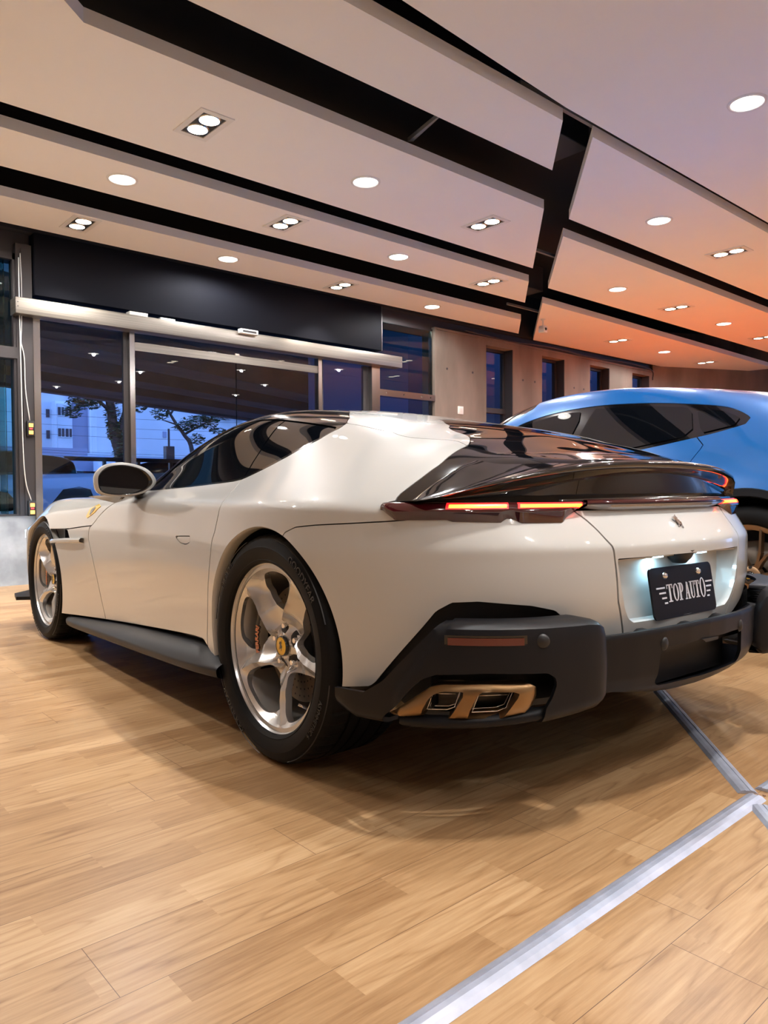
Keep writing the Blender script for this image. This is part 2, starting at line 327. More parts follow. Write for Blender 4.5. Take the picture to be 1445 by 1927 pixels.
void('hanger_channel','pale steel channel in the diagonal gap nearest the concrete wall','channel',MB().box(4.7,4.73,-7.2,-6.0,3.5,3.53),M('dull_steel_d',(.16,.16,.16),.5))
# ------------------------------------------------------------------ downlights
def lamp_light(parent,loc,power,col,size=2.3,blend=.6,rad=.06,name='lamp_light',rot=(0,0,0)):
    l=bpy.data.lights.new(name,'SPOT'); l.energy=power; l.color=col; l.spot_size=size; l.spot_blend=blend; l.shadow_soft_size=rad
    o=bpy.data.objects.new(name,l); COL.objects.link(o); o.parent=parent; o.location=loc; o.rotation_euler=rot; return o
ring_mb=MB().lathe([(.122,0),(.118,-.008),(.103,-.010),(.098,-.004),(.094,.010)],n=40)
disc_mb=MB().lathe([(0,-.006),(.06,-.007),(.098,-.004)],n=32)
sq_frame=MB()
for (x0,x1,y0,y1) in [(-.205,.205,.085,.125),(-.205,.205,-.125,-.085),(-.205,-.165,-.085,.085),(.165,.205,-.085,.085)]: sq_frame.box(x0,x1,y0,y1,-.008,.0)
proto={}
def mk_round():
    r=empty('round_downlight'); MB().add(ring_mb.V,ring_mb.F).build('trim_ring',MT['white_pl'],r,smooth=True)
    MB().add(disc_mb.V,disc_mb.F).build('diffuser',MT['lamp_c'],r,smooth=True); return r
def mk_twin():
    r=empty('twin_downlight'); MB().add(sq_frame.V,sq_frame.F).build('frame',MT['white_pl'],r)
    MB().box(-.165,.165,-.085,.085,-.001,.0).build('recess_plate',M('recess_black',(.03,.03,.03),.5) if 'recess_black' not in bpy.data.materials else bpy.data.materials['recess_black'],r)
    for x in (-.083,.083):
        l=MB().lathe([(0,-.004),(.055,-.003),(.068,-.006)],(x,0,0),n=28).build('lamp',MT['lamp_w'],r,smooth=True)
        MB().lathe([(.068,-.006),(.076,-.010),(.080,-.001)],(x,0,0),n=28).build('reflector_ring',MT['steel_b'],l,smooth=True)
    return r
def copy_tree(o,parent=None):
    c=o.copy(); COL.objects.link(c)
    if parent: c.parent=parent
    for ch in list(o.children): copy_tree(ch,c)
    return c
FX=[('r',3.868,-.15,'leftmost round downlight, on the second panel from the door'),('r',2.638,-1.659,'large round downlight above the white car roof on the wide middle panel'),
('r',5.131,-1.823,'round downlight on the panel over the entrance, left of centre'),('r',3.888,-3.17,'round downlight on the second panel from the door, right part'),
('r',5.185,-4.98,'round downlight at the right end of the panel over the entrance'),('r',.076,-2.739,'nearest round downlight at the top right, on the big plain panel'),
('r',1.524,-4.293,'round downlight on the nearest panel right of the diagonal gap'),('r',3.063,-6.124,'round downlight at the left end of the middle panel right of the gap'),
('r',3.07,-9.098,'far round downlight in the orange tinted middle panel'),('r',4.807,-10.571,'round downlight on the farthest orange tinted panel'),
('t',2.64,-.215,'largest twin downlight, nearest at upper left'),('t',5.093,-.25,'twin downlight at the far left over the entrance'),
('t',3.841,-1.692,'twin downlight in the middle of the second panel from the door'),('t',2.634,-3.123,'twin downlight at the right end of the wide middle panel'),
('t',5.182,-3.40,'twin downlight over the right part of the entrance'),('t',3.906,-4.654,'twin downlight at the right end of the second panel from the door'),
('t',1.515,-5.734,'twin downlight at the right edge on the nearest right hand panel'),('t',3.055,-7.596,'twin downlight in the middle panel right of the gap'),
('t',3.10,-10.626,'twin downlight at the far right edge of the middle right panel'),('t',4.801,-9.012,'twin downlight nearest the small camera on the far right panel'),
('t',4.846,-12.276,'farthest twin downlight at the right end of the orange panel'),
# the same grid continued unseen above and behind the camera to light the room
('t',3.87,1.33,'twin downlight left of view on the second panel from the door'),('r',2.62,1.25,'round downlight left of view on the wide middle panel'),('r',5.1,1.3,'round downlight left of view near the window'),
('t',2.62,2.7,'twin downlight left of view on the wide middle panel'),('r',3.87,2.8,'round downlight far left of view'),
('r',.08,.2,'round downlight above the tail, out of view'),('t',.08,-4.2,'twin downlight above the blue car, out of view'),
('r',-1.4,-1.28,'round downlight behind the white car, out of view'),('t',-1.4,.2,'twin downlight behind the white car, out of view'),('r',-1.4,1.7,'round downlight beside the camera, out of view'),('r',-1.4,-4.2,'round downlight behind the blue car, out of view'),
('t',-2.9,1.7,'twin downlight behind the camera, out of view'),('r',-2.9,.2,'round downlight behind the camera, out of view'),('t',-2.9,-1.3,'twin downlight far behind the white car, out of view'),('r',-2.9,3.2,'round downlight behind left, out of view'),
('t',1.5,-8.7,'twin downlight beyond the right edge, out of view'),('r',1.5,-7.2,'round downlight beyond the right edge, out of view'),('r',.08,-5.7,'round downlight far right, out of view'),
('r',-4.6,2.4,'round downlight at the back of the hall on the left'),('r',-4.6,-.6,'round downlight at the back of the hall behind the camera'),('r',-4.6,-3.6,'round downlight at the back of the hall right of the camera'),('r',-2.9,-4.4,'round downlight behind the right edge of the view'),('r',-1.4,-7.2,'round downlight far right behind the blue car'),('r',-3.4,-7.6,'round downlight in the far right rear of the hall')]  # unseen lamps added so floor bounce lifts the ceiling and the car's rear
pr=pt=None
for k,x,y,lb in FX:
    if k=='r':
        if pr is None: pr=o=mk_round()
        else: o=copy_tree(pr)
        cool=x<1.3
        lamp_light(o,(0,0,-.02),ROUND_W*(.5 if (y>1 and x<0) else 1)*(.75 if x<-2 else (.4 if x<-.5 else (.9 if x<.5 else 1))),COOL if cool else (1,.97,.95),3.05,.35,.03)
        tagp(o,lb,'downlight','round downlights')
    else:
        if pt is None: pt=o=mk_twin()
        else: o=copy_tree(pt)
        for s in (-.083,.083): lamp_light(o,(s,0,-.025),SPOT_W*.5*(.5 if (y>1 and x<0) else 1)*(.5 if x<-2 else (1.5 if x<-.5 else 1)),WARM if x>-.5 else (1,.94,.88),1.75,.45,.022)
        tagp(o,lb,'downlight','twin downlights')
    o.location=(x,y,ZC)
# lights were added after the first prototypes were copied: strip duplicated lamps
for o in list(bpy.data.objects):
    if o.type=='EMPTY' and o.name.split('.')[0] in('round_downlight','twin_downlight'):
        L_=[c for c in o.children if c.type=='LIGHT']; want=1 if o.name.startswith('round') else 2
        for c in L_[:-want]: bpy.data.objects.remove(c)
# security camera and sprinkler on the far right panel
o=empty('security_camera',(4.66,-6.75,ZC)); tagp(o,'small white security camera hanging from the far right ceiling panel','camera')
MB().lathe([(0,0),(.035,0),(.035,-.012),(.012,-.02),(.012,-.10)],n=16).build('mount',MT['white_pl'],o,smooth=True)
MB().bbox(-.05,.05,-.045,.045,-.20,-.10,.012).build('housing',MT['white_pl'],o,auto=30)
MB().lathe([(0,-.062),(.016,-.06),(.022,-.05)],(0,0,-.15),'x',14).build('lens',MT['blk_pl'],o,smooth=True)
o=empty('smoke_detector',(5.45,-13.2,ZC)); tagp(o,'small round detector on the far end of the orange tinted panel','detector')
MB().lathe([(0,-.07),(.05,-.07),(.07,-.04),(.08,0)],n=20).build('dome',MT['white_pl'],o,smooth=True)
# ------------------------------------------------------------------ aluminium floor rails
def rail(name,a,b,lb,w=.058,h=.011):
    a=np.array(a,float); b=np.array(b,float); d=b-a; Ln=np.linalg.norm(d); ang=atan2(d[1],d[0])
    prof=[(-w/2,.0005),(-w/2+.010,h*.75),(-w*.13,h),(-w*.11,h*.82),(w*.11,h*.82),(w*.13,h),(w/2-.010,h*.75),(w/2,.0005)]
    o=MB().prism(prof,Ln,'x',0).build(name,MT['alu']); o.location=(a[0],a[1],0); o.rotation_euler=(0,0,ang)
    return tagp(o,lb,'floor rail')
gd=np.array([-.6525,.7578])
cx0=np.array([-1.153,.105])
rail('floor_rail',(-1.150,.082),(-1.175,2.6),'long aluminium floor strip running from the crossing to the bottom edge')
rail('floor_rail',cx0-gd*.045,cx0-gd*3.2,'aluminium floor strip going from the crossing under the white car tail')
rail('floor_rail',(-1.148,.018),(-1.13,-2.8),'aluminium floor strip right of the crossing at the right edge')
rail('floor_rail',cx0+gd*.05,cx0+gd*2.5,'short aluminium floor strip below the crossing at the right edge')
cp=MB(); 
for k in range(14):
    a=random.uniform(0,6.28); q=random.uniform(.005,.03); c0=np.array([cx0[0]+.01+cos(a)*q,cx0[1]-.03+sin(a)*q])
    s=random.uniform(.003,.008); r=random.uniform(0,6.28)
    cp.prism([(c0[0]+s*cos(r+t)*random.uniform(.6,1.3),c0[1]+s*sin(r+t)*random.uniform(.4,1)) for t in (0,1.4,2.9,4.4)],.003,'z',.0002)
tagp(cp.build('plaster_crumbs',M('crumbs',(.35,.22,.15),.9)),'brown and white crumbs at the crossing of the floor strips','crumbs',kind='stuff')

# ---- BODY SURFACE (car frame: x forward from rear axle, y left, z up)
def bspl(n,sub):
    # sample weights along n knots (padded by caller): returns matrix (samples, n+2)
    S=[]
    for i in range(n-1):
        for k in range(sub):
            S.append((i,k/sub))
    S.append((n-2,1.0))
    Wt=np.zeros((len(S),n+2))
    for r,(i,t) in enumerate(S):
        Wt[r,i:i+4]=[(1-t)**3/6,(3*t**3-6*t**2+4)/6,(-3*t**3+3*t**2+3*t+1)/6,t**3/6]
    return Wt
def pad(G,m0,m1,m2,m3):
    # pad rows/cols: 'm' mirrors in y about the edge, 'e' extrapolates
    def e(a,b): return 2*a-b
    def m(b): q=b.copy(); q[...,1]*=-1; return q
    a=m(G[1]) if m0 else e(G[0],G[1]); b=m(G[-2]) if m1 else e(G[-1],G[-2])
    G=np.concatenate([a[None],G,b[None]],0)
    a=m(G[:,1]) if m2 else e(G[:,0],G[:,1]); b=m(G[:,-2]) if m3 else e(G[:,-1],G[:,-2])
    return np.concatenate([a[:,None],G,b[:,None]],1)
def fit_surface(T,sub,flags,iters=3):
    nu,nv=T.shape[:2]; A=bspl(nu,1); B=bspl(nv,1)
    P=T.copy()
    for _ in range(iters):
        S=np.einsum('ab,bcd,ec->aed',A,pad(P,*flags),B); P=P+(T-S)
        for i,fl in ((0,flags[0]),(-1,flags[1])):
            if fl: P[i,:,1]=0
        if flags[3]: P[:,-1,1]=0
    Au=bspl(nu,sub[0]); Bv=bspl(nv,sub[1])
    return np.einsum('ab,bcd,ec->aed',Au,pad(P,*flags),Bv)
# maximum-width plan curve, from the tail centre round the left side to the nose
PLAN=[(-.940,0),(-.933,.16),(-.915,.32),(-.882,.46),(-.832,.59),(-.757,.715),(-.655,.825),(-.52,.91),(-.36,.966),(-.18,.995),(0,1.003),(.2,.998),(.42,.982),(.75,.968),(1.15,.962),(1.55,.962),(1.95,.968),(2.3,.98),(2.7,.992),(3.0,.98),(3.2,.94),(3.42,.82),(3.57,.58),(3.63,.30),(3.65,0)]
SPX=[-.80,-.78,-.74,-.68,-.60,-.50,-.40,-.29,-.18,-.06,.07,.22,.40,.72,1.12,1.50,1.88,2.25,2.65,2.95,3.15,3.35,3.47,3.52,3.54]
Z=[.16,.30,.44,.57,.695,.742,.81,.86]
DX=[-1,-.75,-.60,-.4,-.1,.3,.8,1.6,2.2,2.7,3.1,3.4,3.7]
DEL=[[.12,.10,.03,.01,0,.02,.045,.05,.03,.005,.03,.06,.10],
 [.07,.07,.015,.005,0,.012,.03,.034,.02,.0,.01,.03,.05],
 [.03,.035,.008,.002,0,.006,.018,.02,.012,0,.0,.01,.02],
 [.004,.002,0,0,0,.0,.006,.008,.004,0,0,0,.0],
 [.002,0,0,0,.0,.002,.003,.003,.002,0,0,0,.01],
 [.014,.004,.003,.004,.006,.010,.010,.010,.008,.010,.03,.06,.14],
 [.088,.035,.02,.016,.016,.022,.028,.028,.026,.030,.075,.14,.26],
 [.125,.06,.042,.035,.036,.045,.056,.060,.055,.060,.12,.22,.36]]
# roof / deck sections: station x -> (y,z) from shoulder to centreline
SEC={-.90:[(.74,.86),(.64,.895),(.52,.925),(.38,.945),(.2,.957),(0,.962)],
-.75:[(.80,.86),(.70,.905),(.58,.945),(.44,.965),(.24,.985),(0,.99)],
-.6:[(.865,.86),(.77,.915),(.66,.965),(.52,1.005),(.28,1.025),(0,1.03)],
-.4:[(.915,.86),(.84,.925),(.70,1.005),(.54,1.055),(.28,1.082),(0,1.09)],
-.2:[(.945,.86),(.87,.935),(.72,1.045),(.56,1.103),(.29,1.128),(0,1.135)],
0:[(.955,.86),(.88,.938),(.73,1.065),(.57,1.140),(.30,1.165),(0,1.170)],
.2:[(.95,.86),(.87,.937),(.73,1.07),(.575,1.170),(.30,1.200),(0,1.206)],
.4:[(.935,.86),(.855,.930),(.73,1.07),(.58,1.190),(.31,1.230),(0,1.240)],
.7:[(.915,.86),(.845,.918),(.73,1.065),(.58,1.210),(.32,1.262),(0,1.275)],
1.0:[(.906,.86),(.84,.908),(.73,1.045),(.60,1.185),(.34,1.262),(0,1.288)],
1.3:[(.902,.858),(.83,.902),(.735,.99),(.635,1.085),(.36,1.21),(0,1.25)],
1.6:[(.900,.85),(.82,.893),(.74,.925),(.66,.985),(.38,1.08),(0,1.125)],
1.9:[(.905,.835),(.83,.872),(.74,.885),(.62,.905),(.38,.95)  ,(0,.975)],
2.3:[(.925,.81),(.85,.858),(.74,.862),(.6,.855),(.35,.87),(0,.885)],
2.7:[(.94,.795),(.86,.850),(.74,.856),(.6,.835),(.35,.84),(0,.855)],
3.0:[(.91,.775),(.83,.822),(.72,.825),(.58,.80),(.34,.80),(0,.815)],
3.3:[(.80,.70),(.73,.74),(.64,.752),(.52,.735),(.32,.74),(0,.755)],
3.55:[(.55,.62),(.48,.63),(.40,.64),(.3,.64),(.15,.645),(0,.65)]}
SX=np.array(sorted(SEC)); ST=np.array([SEC[x] for x in SX])
def sec(x):
    x=float(np.clip(x,SX[0],SX[-1])); i=min(np.searchsorted(SX,x,side='right')-1,len(SX)-2); i=max(i,0)
    t=(x-SX[i])/(SX[i+1]-SX[i]); t2=t*t*(3-2*t)*.35+t*.65
    return ST[i]*(1-t2)+ST[i+1]*t2
def top(x,y):
    s=sec(x)[::-1]; ys=s[:,0]; zs=s[:,1]
    if y>ys[-1]: return zs[-1]+(y-ys[-1])*(zs[-1]-zs[-2])/(ys[-1]-ys[-2])
    return float(np.interp(y,ys,zs))
def control():
    P=np.array(PLAN); n=len(P)
    E=np.vstack([P[1]*[1,-1],P,P[-2]*[1,-1]]); tg=E[2:]-E[:-2]; tg/=np.linalg.norm(tg,axis=1)[:,None]
    nr=np.c_[-tg[:,1],tg[:,0]]  # inward? fixed below
    G=np.zeros((n,len(Z)+5,3))
    for i in range(n):
        inn=nr[i] if np.dot(nr[i],[1.2,0]-P[i])>0 else -nr[i]
        for r,z in enumerate(Z):
            d=np.interp(P[i,0],DX,DEL[r]); q=P[i]+inn*d
            zz=z
            G[i,r]=(q[0],q[1],zz)
        S=G[i,len(Z)-1]; ex=SPX[i]
        if P[i,0]<-.5:
            fr=[0,.18,.38,.60,.80,1.0]
            w=[]
            for k in range(1,6):
                x=S[0]+(ex-S[0])*fr[k]; y=S[1]*(1-fr[k]); w.append((x,y,top(x,y)))
            zs=.86
        else:
            w=[]; fr=[0,.08,.28,.55,.80,1.0]
            for k in range(1,6):
                x=S[0]+(ex-S[0])*fr[k]; y,z=sec(x)[k]; w.append((x,y,z))
            zs=sec(S[0])[0][1]
        # squeeze lower rows towards the local shoulder height
        dz=zs-.86
        for r in range(len(Z)):
            k=max(0,(Z[r]-.57)/.29); G[i,r,2]+=dz*k
        for k in range(5): G[i,len(Z)+k]=w[k]
    G[0,:,1]=0; G[-1,:,1]=0; G[:,-1,1]=0
    return G
def body_surface(su=12,sv=8):
    return fit_surface(control(),(su,sv),(1,1,0,1))

OUT={'glass_low': [(14.628, 7.991), (14.167, 7.969), (13.405, 7.992), (12.715, 8.016), (12.114, 8.023), (11.867, 8.063), (11.543, 8.209), (11.136, 8.396), (10.773, 8.597), (10.18, 9.056), (9.963, 9.533), (10.066, 9.801), (10.477, 10.143), (11.288, 10.544), (12.047, 10.938)], 'win_top': [(14.347, 8.005), (14.398, 8.331), (14.487, 9.097), (14.236, 9.488), (14.125, 10.0), (13.875, 10.167), (13.625, 10.333), (12.819, 9.968), (11.233, 9.662), (10.049, 9.608)], 'bpillar': [(12.254, 9.781), (12.11, 9.141), (12.035, 8.6), (11.873, 8.029)], 'door_front': [(15.401, 7.978), (15.037, 6.908), (15.445, 5.61), (15.684, 4.557), (15.736, 3.709), (15.598, 2.692), (15.378, 0.622)], 'door_rear': [(11.895, 8.015), (11.862, 7.893), (11.756, 7.218), (11.727, 6.012), (11.782, 4.749), (11.841, 3.688), (11.987, 2.609), (12.122, 1.364)], 'fender_low': [(17.294, 4.222), (16.576, 4.333), (15.694, 4.742)], 'slot': [(17.386, 4.087), (16.648, 4.21), (16.504, 3.528), (17.301, 3.348)], 'bumper_seam': [(9.174, 5.35), (8.888, 5.606), (8.36, 5.733), (7.616, 5.843), (6.85, 5.976), (6.581, 6.039), (5.697, 6.071)], 'roof_seam': [(10.023, 9.81), (9.066, 9.743), (8.303, 9.77), (7.473, 9.372), (6.425, 8.754)], 'band_rear': [(9.9, 11.511), (8.072, 10.846), (7.243, 9.951), (6.717, 9.225), (6.514, 8.941), (6.453, 8.737)], 'flap_left': [(6.453, 8.737), (6.461, 7.936), (6.63, 7.548), (6.803, 7.206), (6.829, 7.058), (6.787, 6.862)], 'crease': [(6.472, 8.815), (5.576, 8.775), (4.476, 8.242), (3.757, 7.967), (3.4, 7.884)], 'light_up': [(6.892, 6.77), (6.814, 6.796), (6.074, 6.909), (5.761, 6.948)], 'light_low': [(6.872, 6.618), (6.73, 6.006), (5.805, 6.087), (5.703, 5.963), (4.755, 5.894), (4.608, 6.099), (4.483, 6.094), (4.334, 5.854), (3.349, 5.837), (3.052, 6.251), (2.786, 6.513), (2.675, 6.712)], 'white_low': [(7.698, 1.205), (7.232, 1.286), (7.128, 1.363), (7.026, 1.514), (6.624, 2.066), (6.231, 2.603), (5.989, 2.947), (5.704, 3.124), (5.227, 3.146), (4.218, 3.038), (3.709, 2.917), (3.446, 2.685), (3.228, 2.468), (2.949, 2.362), (2.434, 2.179), (1.939, 2.185), (0.703, 2.153), (0.0, 2.167)], 'trunk_seam': [(2.824, 6.447), (2.518, 5.453), (2.346, 4.709), (2.298, 3.979), (2.193, 3.029), (1.928, 2.258)], 'crease_shelf': [(4.189, 5.208), (3.014, 4.856), (2.337, 4.778)], 'handle': [(12.98, 4.309), (12.558, 4.454), (12.544, 4.061), (12.652, 3.916), (12.838, 3.969)], 'shield': [(15.921, 5.654), (15.869, 6.321), (15.608, 6.777), (15.498, 6.499), (15.644, 5.92), (15.859, 5.52)], 'arch': [(11.777, 2.875), (11.415, 3.494), (10.881, 4.429), (10.352, 5.33), (9.812, 5.581), (9.277, 5.436), (8.785, 4.886), (8.368, 3.769), (8.015, 3.021), (7.8, 2.225), (7.698, 1.227)], 'sill_rear': [(12.083, 1.348), (11.981, 1.14), (11.688, 0.91), (11.625, 0.832)]}
# ================================================================== WHITE CAR
CARROT=-radians(2.6)
MT['paint']=M('white_paint',(.525,.53,.515),.38,coat=1,coat_rough=.015,spec=.5)
MT['gloss_black']=M('gloss_black',(.004,.004,.005),.12,coat=1,coat_rough=.01)
MT['tint_glass']=M('dark_tinted_glass',(.003,.004,.006),.02,spec=.8)
MT['satin_black']=M('satin_black_trim',(.006,.0065,.009),.42,spec=.28)
MT['carbon']=M('dark_underbody',(.006,.006,.007),.55)
MT['chrome']=M('chrome',(.8,.8,.82),.12,1)
car=empty('sports_car',(0,0,0),CARROT)
tagp(car,'white grand touring coupe with a black roof and rear screen, seen from its left rear','car')
SU,SV=16,10
SURF=body_surface(SU,SV); NU,NV=SURF.shape[:2]
def grid_normals(S):
    du=np.gradient(S,axis=0); dv=np.gradient(S,axis=1); n=np.cross(du,dv); l=np.linalg.norm(n,axis=2,keepdims=True)
    n=np.where(l>1e-9,n/np.maximum(l,1e-9),np.array([0,0,1.])); return n
NRM=grid_normals(SURF)
mid=SURF[NU//2,NV//3]; 
if np.dot(NRM[NU//2,NV//3],[0,1,0])<0: NRM=-NRM; FLIPS=True
else: FLIPS=False
NRM[:,-1,1]=0; NRM[0,:,1]=0
NRM/=np.maximum(np.linalg.norm(NRM,axis=2,keepdims=True),1e-9)
UU,VV=np.meshgrid(np.arange(NU)/SU,np.arange(NV)/SV,indexing='ij')
class Mesh:
    __slots__=('A','F')  # A: N x 8 (pos, normal, uv)
    def __init__(s,A,F): s.A=A; s.F=F
def base_mesh():
    A=np.concatenate([SURF.reshape(-1,3),NRM.reshape(-1,3),UU.reshape(-1,1),VV.reshape(-1,1)],1)
    F=[]
    for i in range(NU-1):
        for j in range(NV-1):
            f=(i*NV+j,(i+1)*NV+j,(i+1)*NV+j+1,i*NV+j+1); F.append(f)
    P=SURF.reshape(-1,3); f=F[(NU//2)*(NV-1)+NV//3]; n=np.cross(P[f[1]]-P[f[0]],P[f[2]]-P[f[0]])
    if np.dot(n,[0,1,0])<0: F=[q[::-1] for q in F]
    return Mesh(A,F)
def clip(m,fv):
    """keep the side where fv>=0, cutting faces exactly along fv=0"""
    A=m.A; inn=fv>=0; new=[]; cache={}; out=[]; base=len(A)
    for f in m.F:
        k=0
        for i in f: k+=inn[i]
        if k==len(f): out.append(f); continue
        if k==0: continue
        g=[]; n=len(f)
        for q in range(n):
            a,b=f[q],f[(q+1)%n]
            if inn[a]: g.append(a)
            if inn[a]!=inn[b]:
                key=(a,b) if a<b else (b,a)
                if key not in cache:
                    t=fv[key[0]]/(fv[key[0]]-fv[key[1]]); cache[key]=base+len(new); new.append(A[key[0]]*(1-t)+A[key[1]]*t)
                g.append(cache[key])
        if len(g)>=3: out.append(tuple(g))
    A2=np.vstack([A,np.array(new)]) if new else A
    used=sorted({i for f in out for i in f}); rm=-np.ones(len(A2),int); rm[used]=np.arange(len(used))
    return Mesh(A2[used].copy() if used else A2[:0],[tuple(int(rm[i]) for i in f) for f in out])
def P3(uv):
    u,v=min(max(uv[0],0),(NU-1)/SU-1e-6),min(max(uv[1],0),(NV-1)/SV-1e-6); i=int(u*SU); j=int(v*SV); a=u*SU-i; b=v*SV-j
    return (1-a)*(1-b)*SURF[i,j]+a*(1-b)*SURF[i+1,j]+a*b*SURF[i+1,j+1]+(1-a)*b*SURF[i,j+1]
def N3(uv):
    i=min(max(int(round(uv[0]*SU)),0),NU-1); j=min(max(int(round(uv[1]*SV)),0),NV-1); return NRM[i,j]
def dense(poly,n=5,closed=True):
    out=[]; N=len(poly)
    for i in range(N if closed else N-1):
        a=np.array(poly[i]); b=np.array(poly[(i+1)%N])
        k=max(1,int(np.linalg.norm((b-a)*[2.5,2.5])*n/2))
        for t in range(k): out.append(a+(b-a)*t/k)
    if not closed: out.append(np.array(poly[-1]))
    return np.array(out)
def sdf(m,poly):
    """signed metric distance to a closed region drawn on the surface (positive inside)"""
    D=dense(poly); Q=np.array([P3(p) for p in D]); uv=m.A[:,6:8]; pos=m.A[:,:3]
    inside=np.zeros(len(uv),bool); x,y=uv[:,0],uv[:,1]; N=len(poly)
    for i in range(N):
        x1,y1=poly[i]; x2,y2=poly[(i+1)%N]
        if y1==y2: continue
        c=((y1>y)!=(y2>y))&(x<(x2-x1)*(y-y1)/(y2-y1)+x1); inside^=c
    d=np.full(len(uv),9.)
    for i in range(len(Q)):
        c0=D[i]; c1=D[(i+1)%len(Q)]
        if max(c0[0],c1[0])<=1e-6 or min(c0[1],c1[1])>=(NV-1)/SV-1e-6 or max(c0[1],c1[1])<=1e-6: continue
        a=Q[i]; b=Q[(i+1)%len(Q)]; e=b-a; L2=max(e@e,1e-12)
        t=np.clip((pos-a)@e/L2,0,1); q=pos-a-t[:,None]*e; d=np.minimum(d,np.sqrt((q*q).sum(1)))
    return np.where(inside,d,-d)
GAP=.0032
def cut(m,poly,gap=GAP):
    f=sdf(m,poly); return clip(m,f-gap),clip(m,-f-gap)
def poly_out(m,push=0.):
    return m
def thicken(m,t=.010,push=0.,bulge=None):
    """outer skin + inner skin + rims"""
    A=m.A; P=A[:,:3]+A[:,3:6]*push; Nn=A[:,3:6]
    if bulge is not None: P=P+Nn*bulge[:,None]
    V=[*P]; NN=[*Nn]; F=list(m.F); n=len(A)
    edge={}
    for f in m.F:
        for q in range(len(f)):
            e=(f[q],f[(q+1)%len(f)]); edge[e]=edge.get(e,0)+1
    bd=[e for e in edge if (e[1],e[0]) not in edge]
    idx={}
    def rim(i,inner):
        k=(i,inner)
        if k not in idx: idx[k]=len(V); V.append(P[i]-Nn[i]*t if inner else P[i]); NN.append(None)
        return idx[k]
    for a,b in bd:
        # skip rims on the mirror plane
        if abs(P[a][1])<1e-5 and abs(P[b][1])<1e-5: continue
        F.append((rim(b,0),rim(a,0),rim(a,1),rim(b,1)))
    return np.array([np.array(v) for v in V]),F,NN
def panel(name,m,mat,side='both',t=.010,push=0.,parent=None,label=None,bulge=None,flat=False):
    V,F,NN=thicken(m,t,push,bulge)
    if bulge is not None or flat: NN=[None]*len(V)
    res=[]
    def emit(V,F,NN,nm):
        o=ob(nm,V,F,mat,parent or car,smooth=True)
        me=o.data
        nc=np.zeros((len(V),3)); have=np.zeros(len(V),bool)
        for i,q in enumerate(NN):
            if q is not None: nc[i]=q; have[i]=True
        if have.any():
            fn=np.zeros((len(V),3))
            for f in F:
                a,b,c=V[f[0]],V[f[1]],V[f[2]]; n=np.cross(b-a,c-a); l=np.linalg.norm(n)
                if l>0:
                    for i in f: fn[i]+=n/l
            l=np.linalg.norm(fn,axis=1); l[l==0]=1; fn/=l[:,None]
            nc=np.where(have[:,None],nc,fn); me.normals_split_custom_set_from_vertices([tuple(q) for q in nc])
        elif flat is not True: me.set_sharp_from_angle(angle=radians(40))
        if label: o['label']=label
        res.append(o); return o
    mv=V*[1,-1,1]; mf=[f[::-1] for f in F]; mn=[None if q is None else np.array([q[0],-q[1],q[2]]) for q in NN]
    if side=='both':   # one mesh over the centreline
        emit(np.vstack([V,mv]),F+[tuple(i+len(V) for i in f) for f in mf],list(NN)+mn,name)
    else:
        emit(V,F,NN,name)
        if side=='pair': emit(mv,mf,mn,name)
    return res
O_=OUT
def fld(m,fn): return np.array([fn(*p) for p in m.A[:,:3]])
# ---- start: whole skin, cut wheel arches and lower edges
B=base_mesh()
RA=(-.002,.380,.398); FA=(2.70,.365,.388)
def arch_f(m,c):
    p=m.A[:,:3]; d=np.sqrt((p[:,0]-c[0])**2+(p[:,2]-c[1])**2)-c[2]; return np.where(p[:,1]>.5,d,1.)
B=clip(B,arch_f(B,RA)); B=clip(B,arch_f(B,FA))
# underside line: rises towards the rear wheel
def low_f(m):
    p=m.A[:,:3]; x=p[:,0]
    zl=np.interp(x,[-.5,-.42,.36,.50,.6,1.64,2.3,2.4,3.2,3.7],[.33,.33,.262,.334,.330,.252,.205,.2,.19,.22])
    return np.where(x>-.46,p[:,2]-zl,1.)
B=clip(B,low_f(B))
wl=O_['white_low']
low_poly=[(8.6,-1),(8.6,1.10)]+wl[:-1]+[(-.5,2.16),(-.5,-1)]
_,B=cut(B,low_poly,0)
# ---- black greenhouse
gl=O_['glass_low']
GH=gl+[(12.6,12.5),(15.95,12.5),(15.8,10.2),(15.55,9.2),(15.25,8.5),(15.0,8.1)]
GH_m,B=cut(B,GH,.0012)
wt=O_['win_top']
ins=[(u,v) for u,v in gl[:13]]
win=[(14.45,8.06),(14.1,8.07),(13.405,8.08),(12.715,8.1),(12.113,8.11),(11.88,8.16),(11.56,8.30),(11.16,8.50),(10.80,8.70),(10.24,9.13),(10.08,9.42)]+[(10.12,9.56),(11.233,9.70),(12.0,9.80),(12.819,9.92),(13.5,9.98),(14.0,9.85),(14.35,9.55),(14.62,9.05),(14.75,8.55),(14.7,8.2)]
WIN,GHR=cut(GH_m,win,.0035)
bp=O_['bpillar']
fw_=[(11.80,7.0),(11.873,8.0),(12.035,8.6),(12.11,9.141),(12.2,9.7),(12.25,10.6),(16,10.6),(16,7)]
WF,WR=cut(WIN,fw_,.005)
panel('door_window',WF,MT['tint_glass'],'pair',.006,-.004)
panel('quarter_window',WR,MT['tint_glass'],'pair',.006,-.004)
ws_=[(14.25,12.6),(14.22,11),(14.35,10.1),(14.8,9.3),(15.2,9.05),(15.6,9.6),(15.72,10.4),(15.85,12.6)]
WS,GHR=cut(GHR,ws_,.003)
panel('windscreen',WS,MT['tint_glass'],'both',.006,-.003)
panel('roof',GHR,MT['gloss_black'],'both',.02,0,label='gloss black roof')
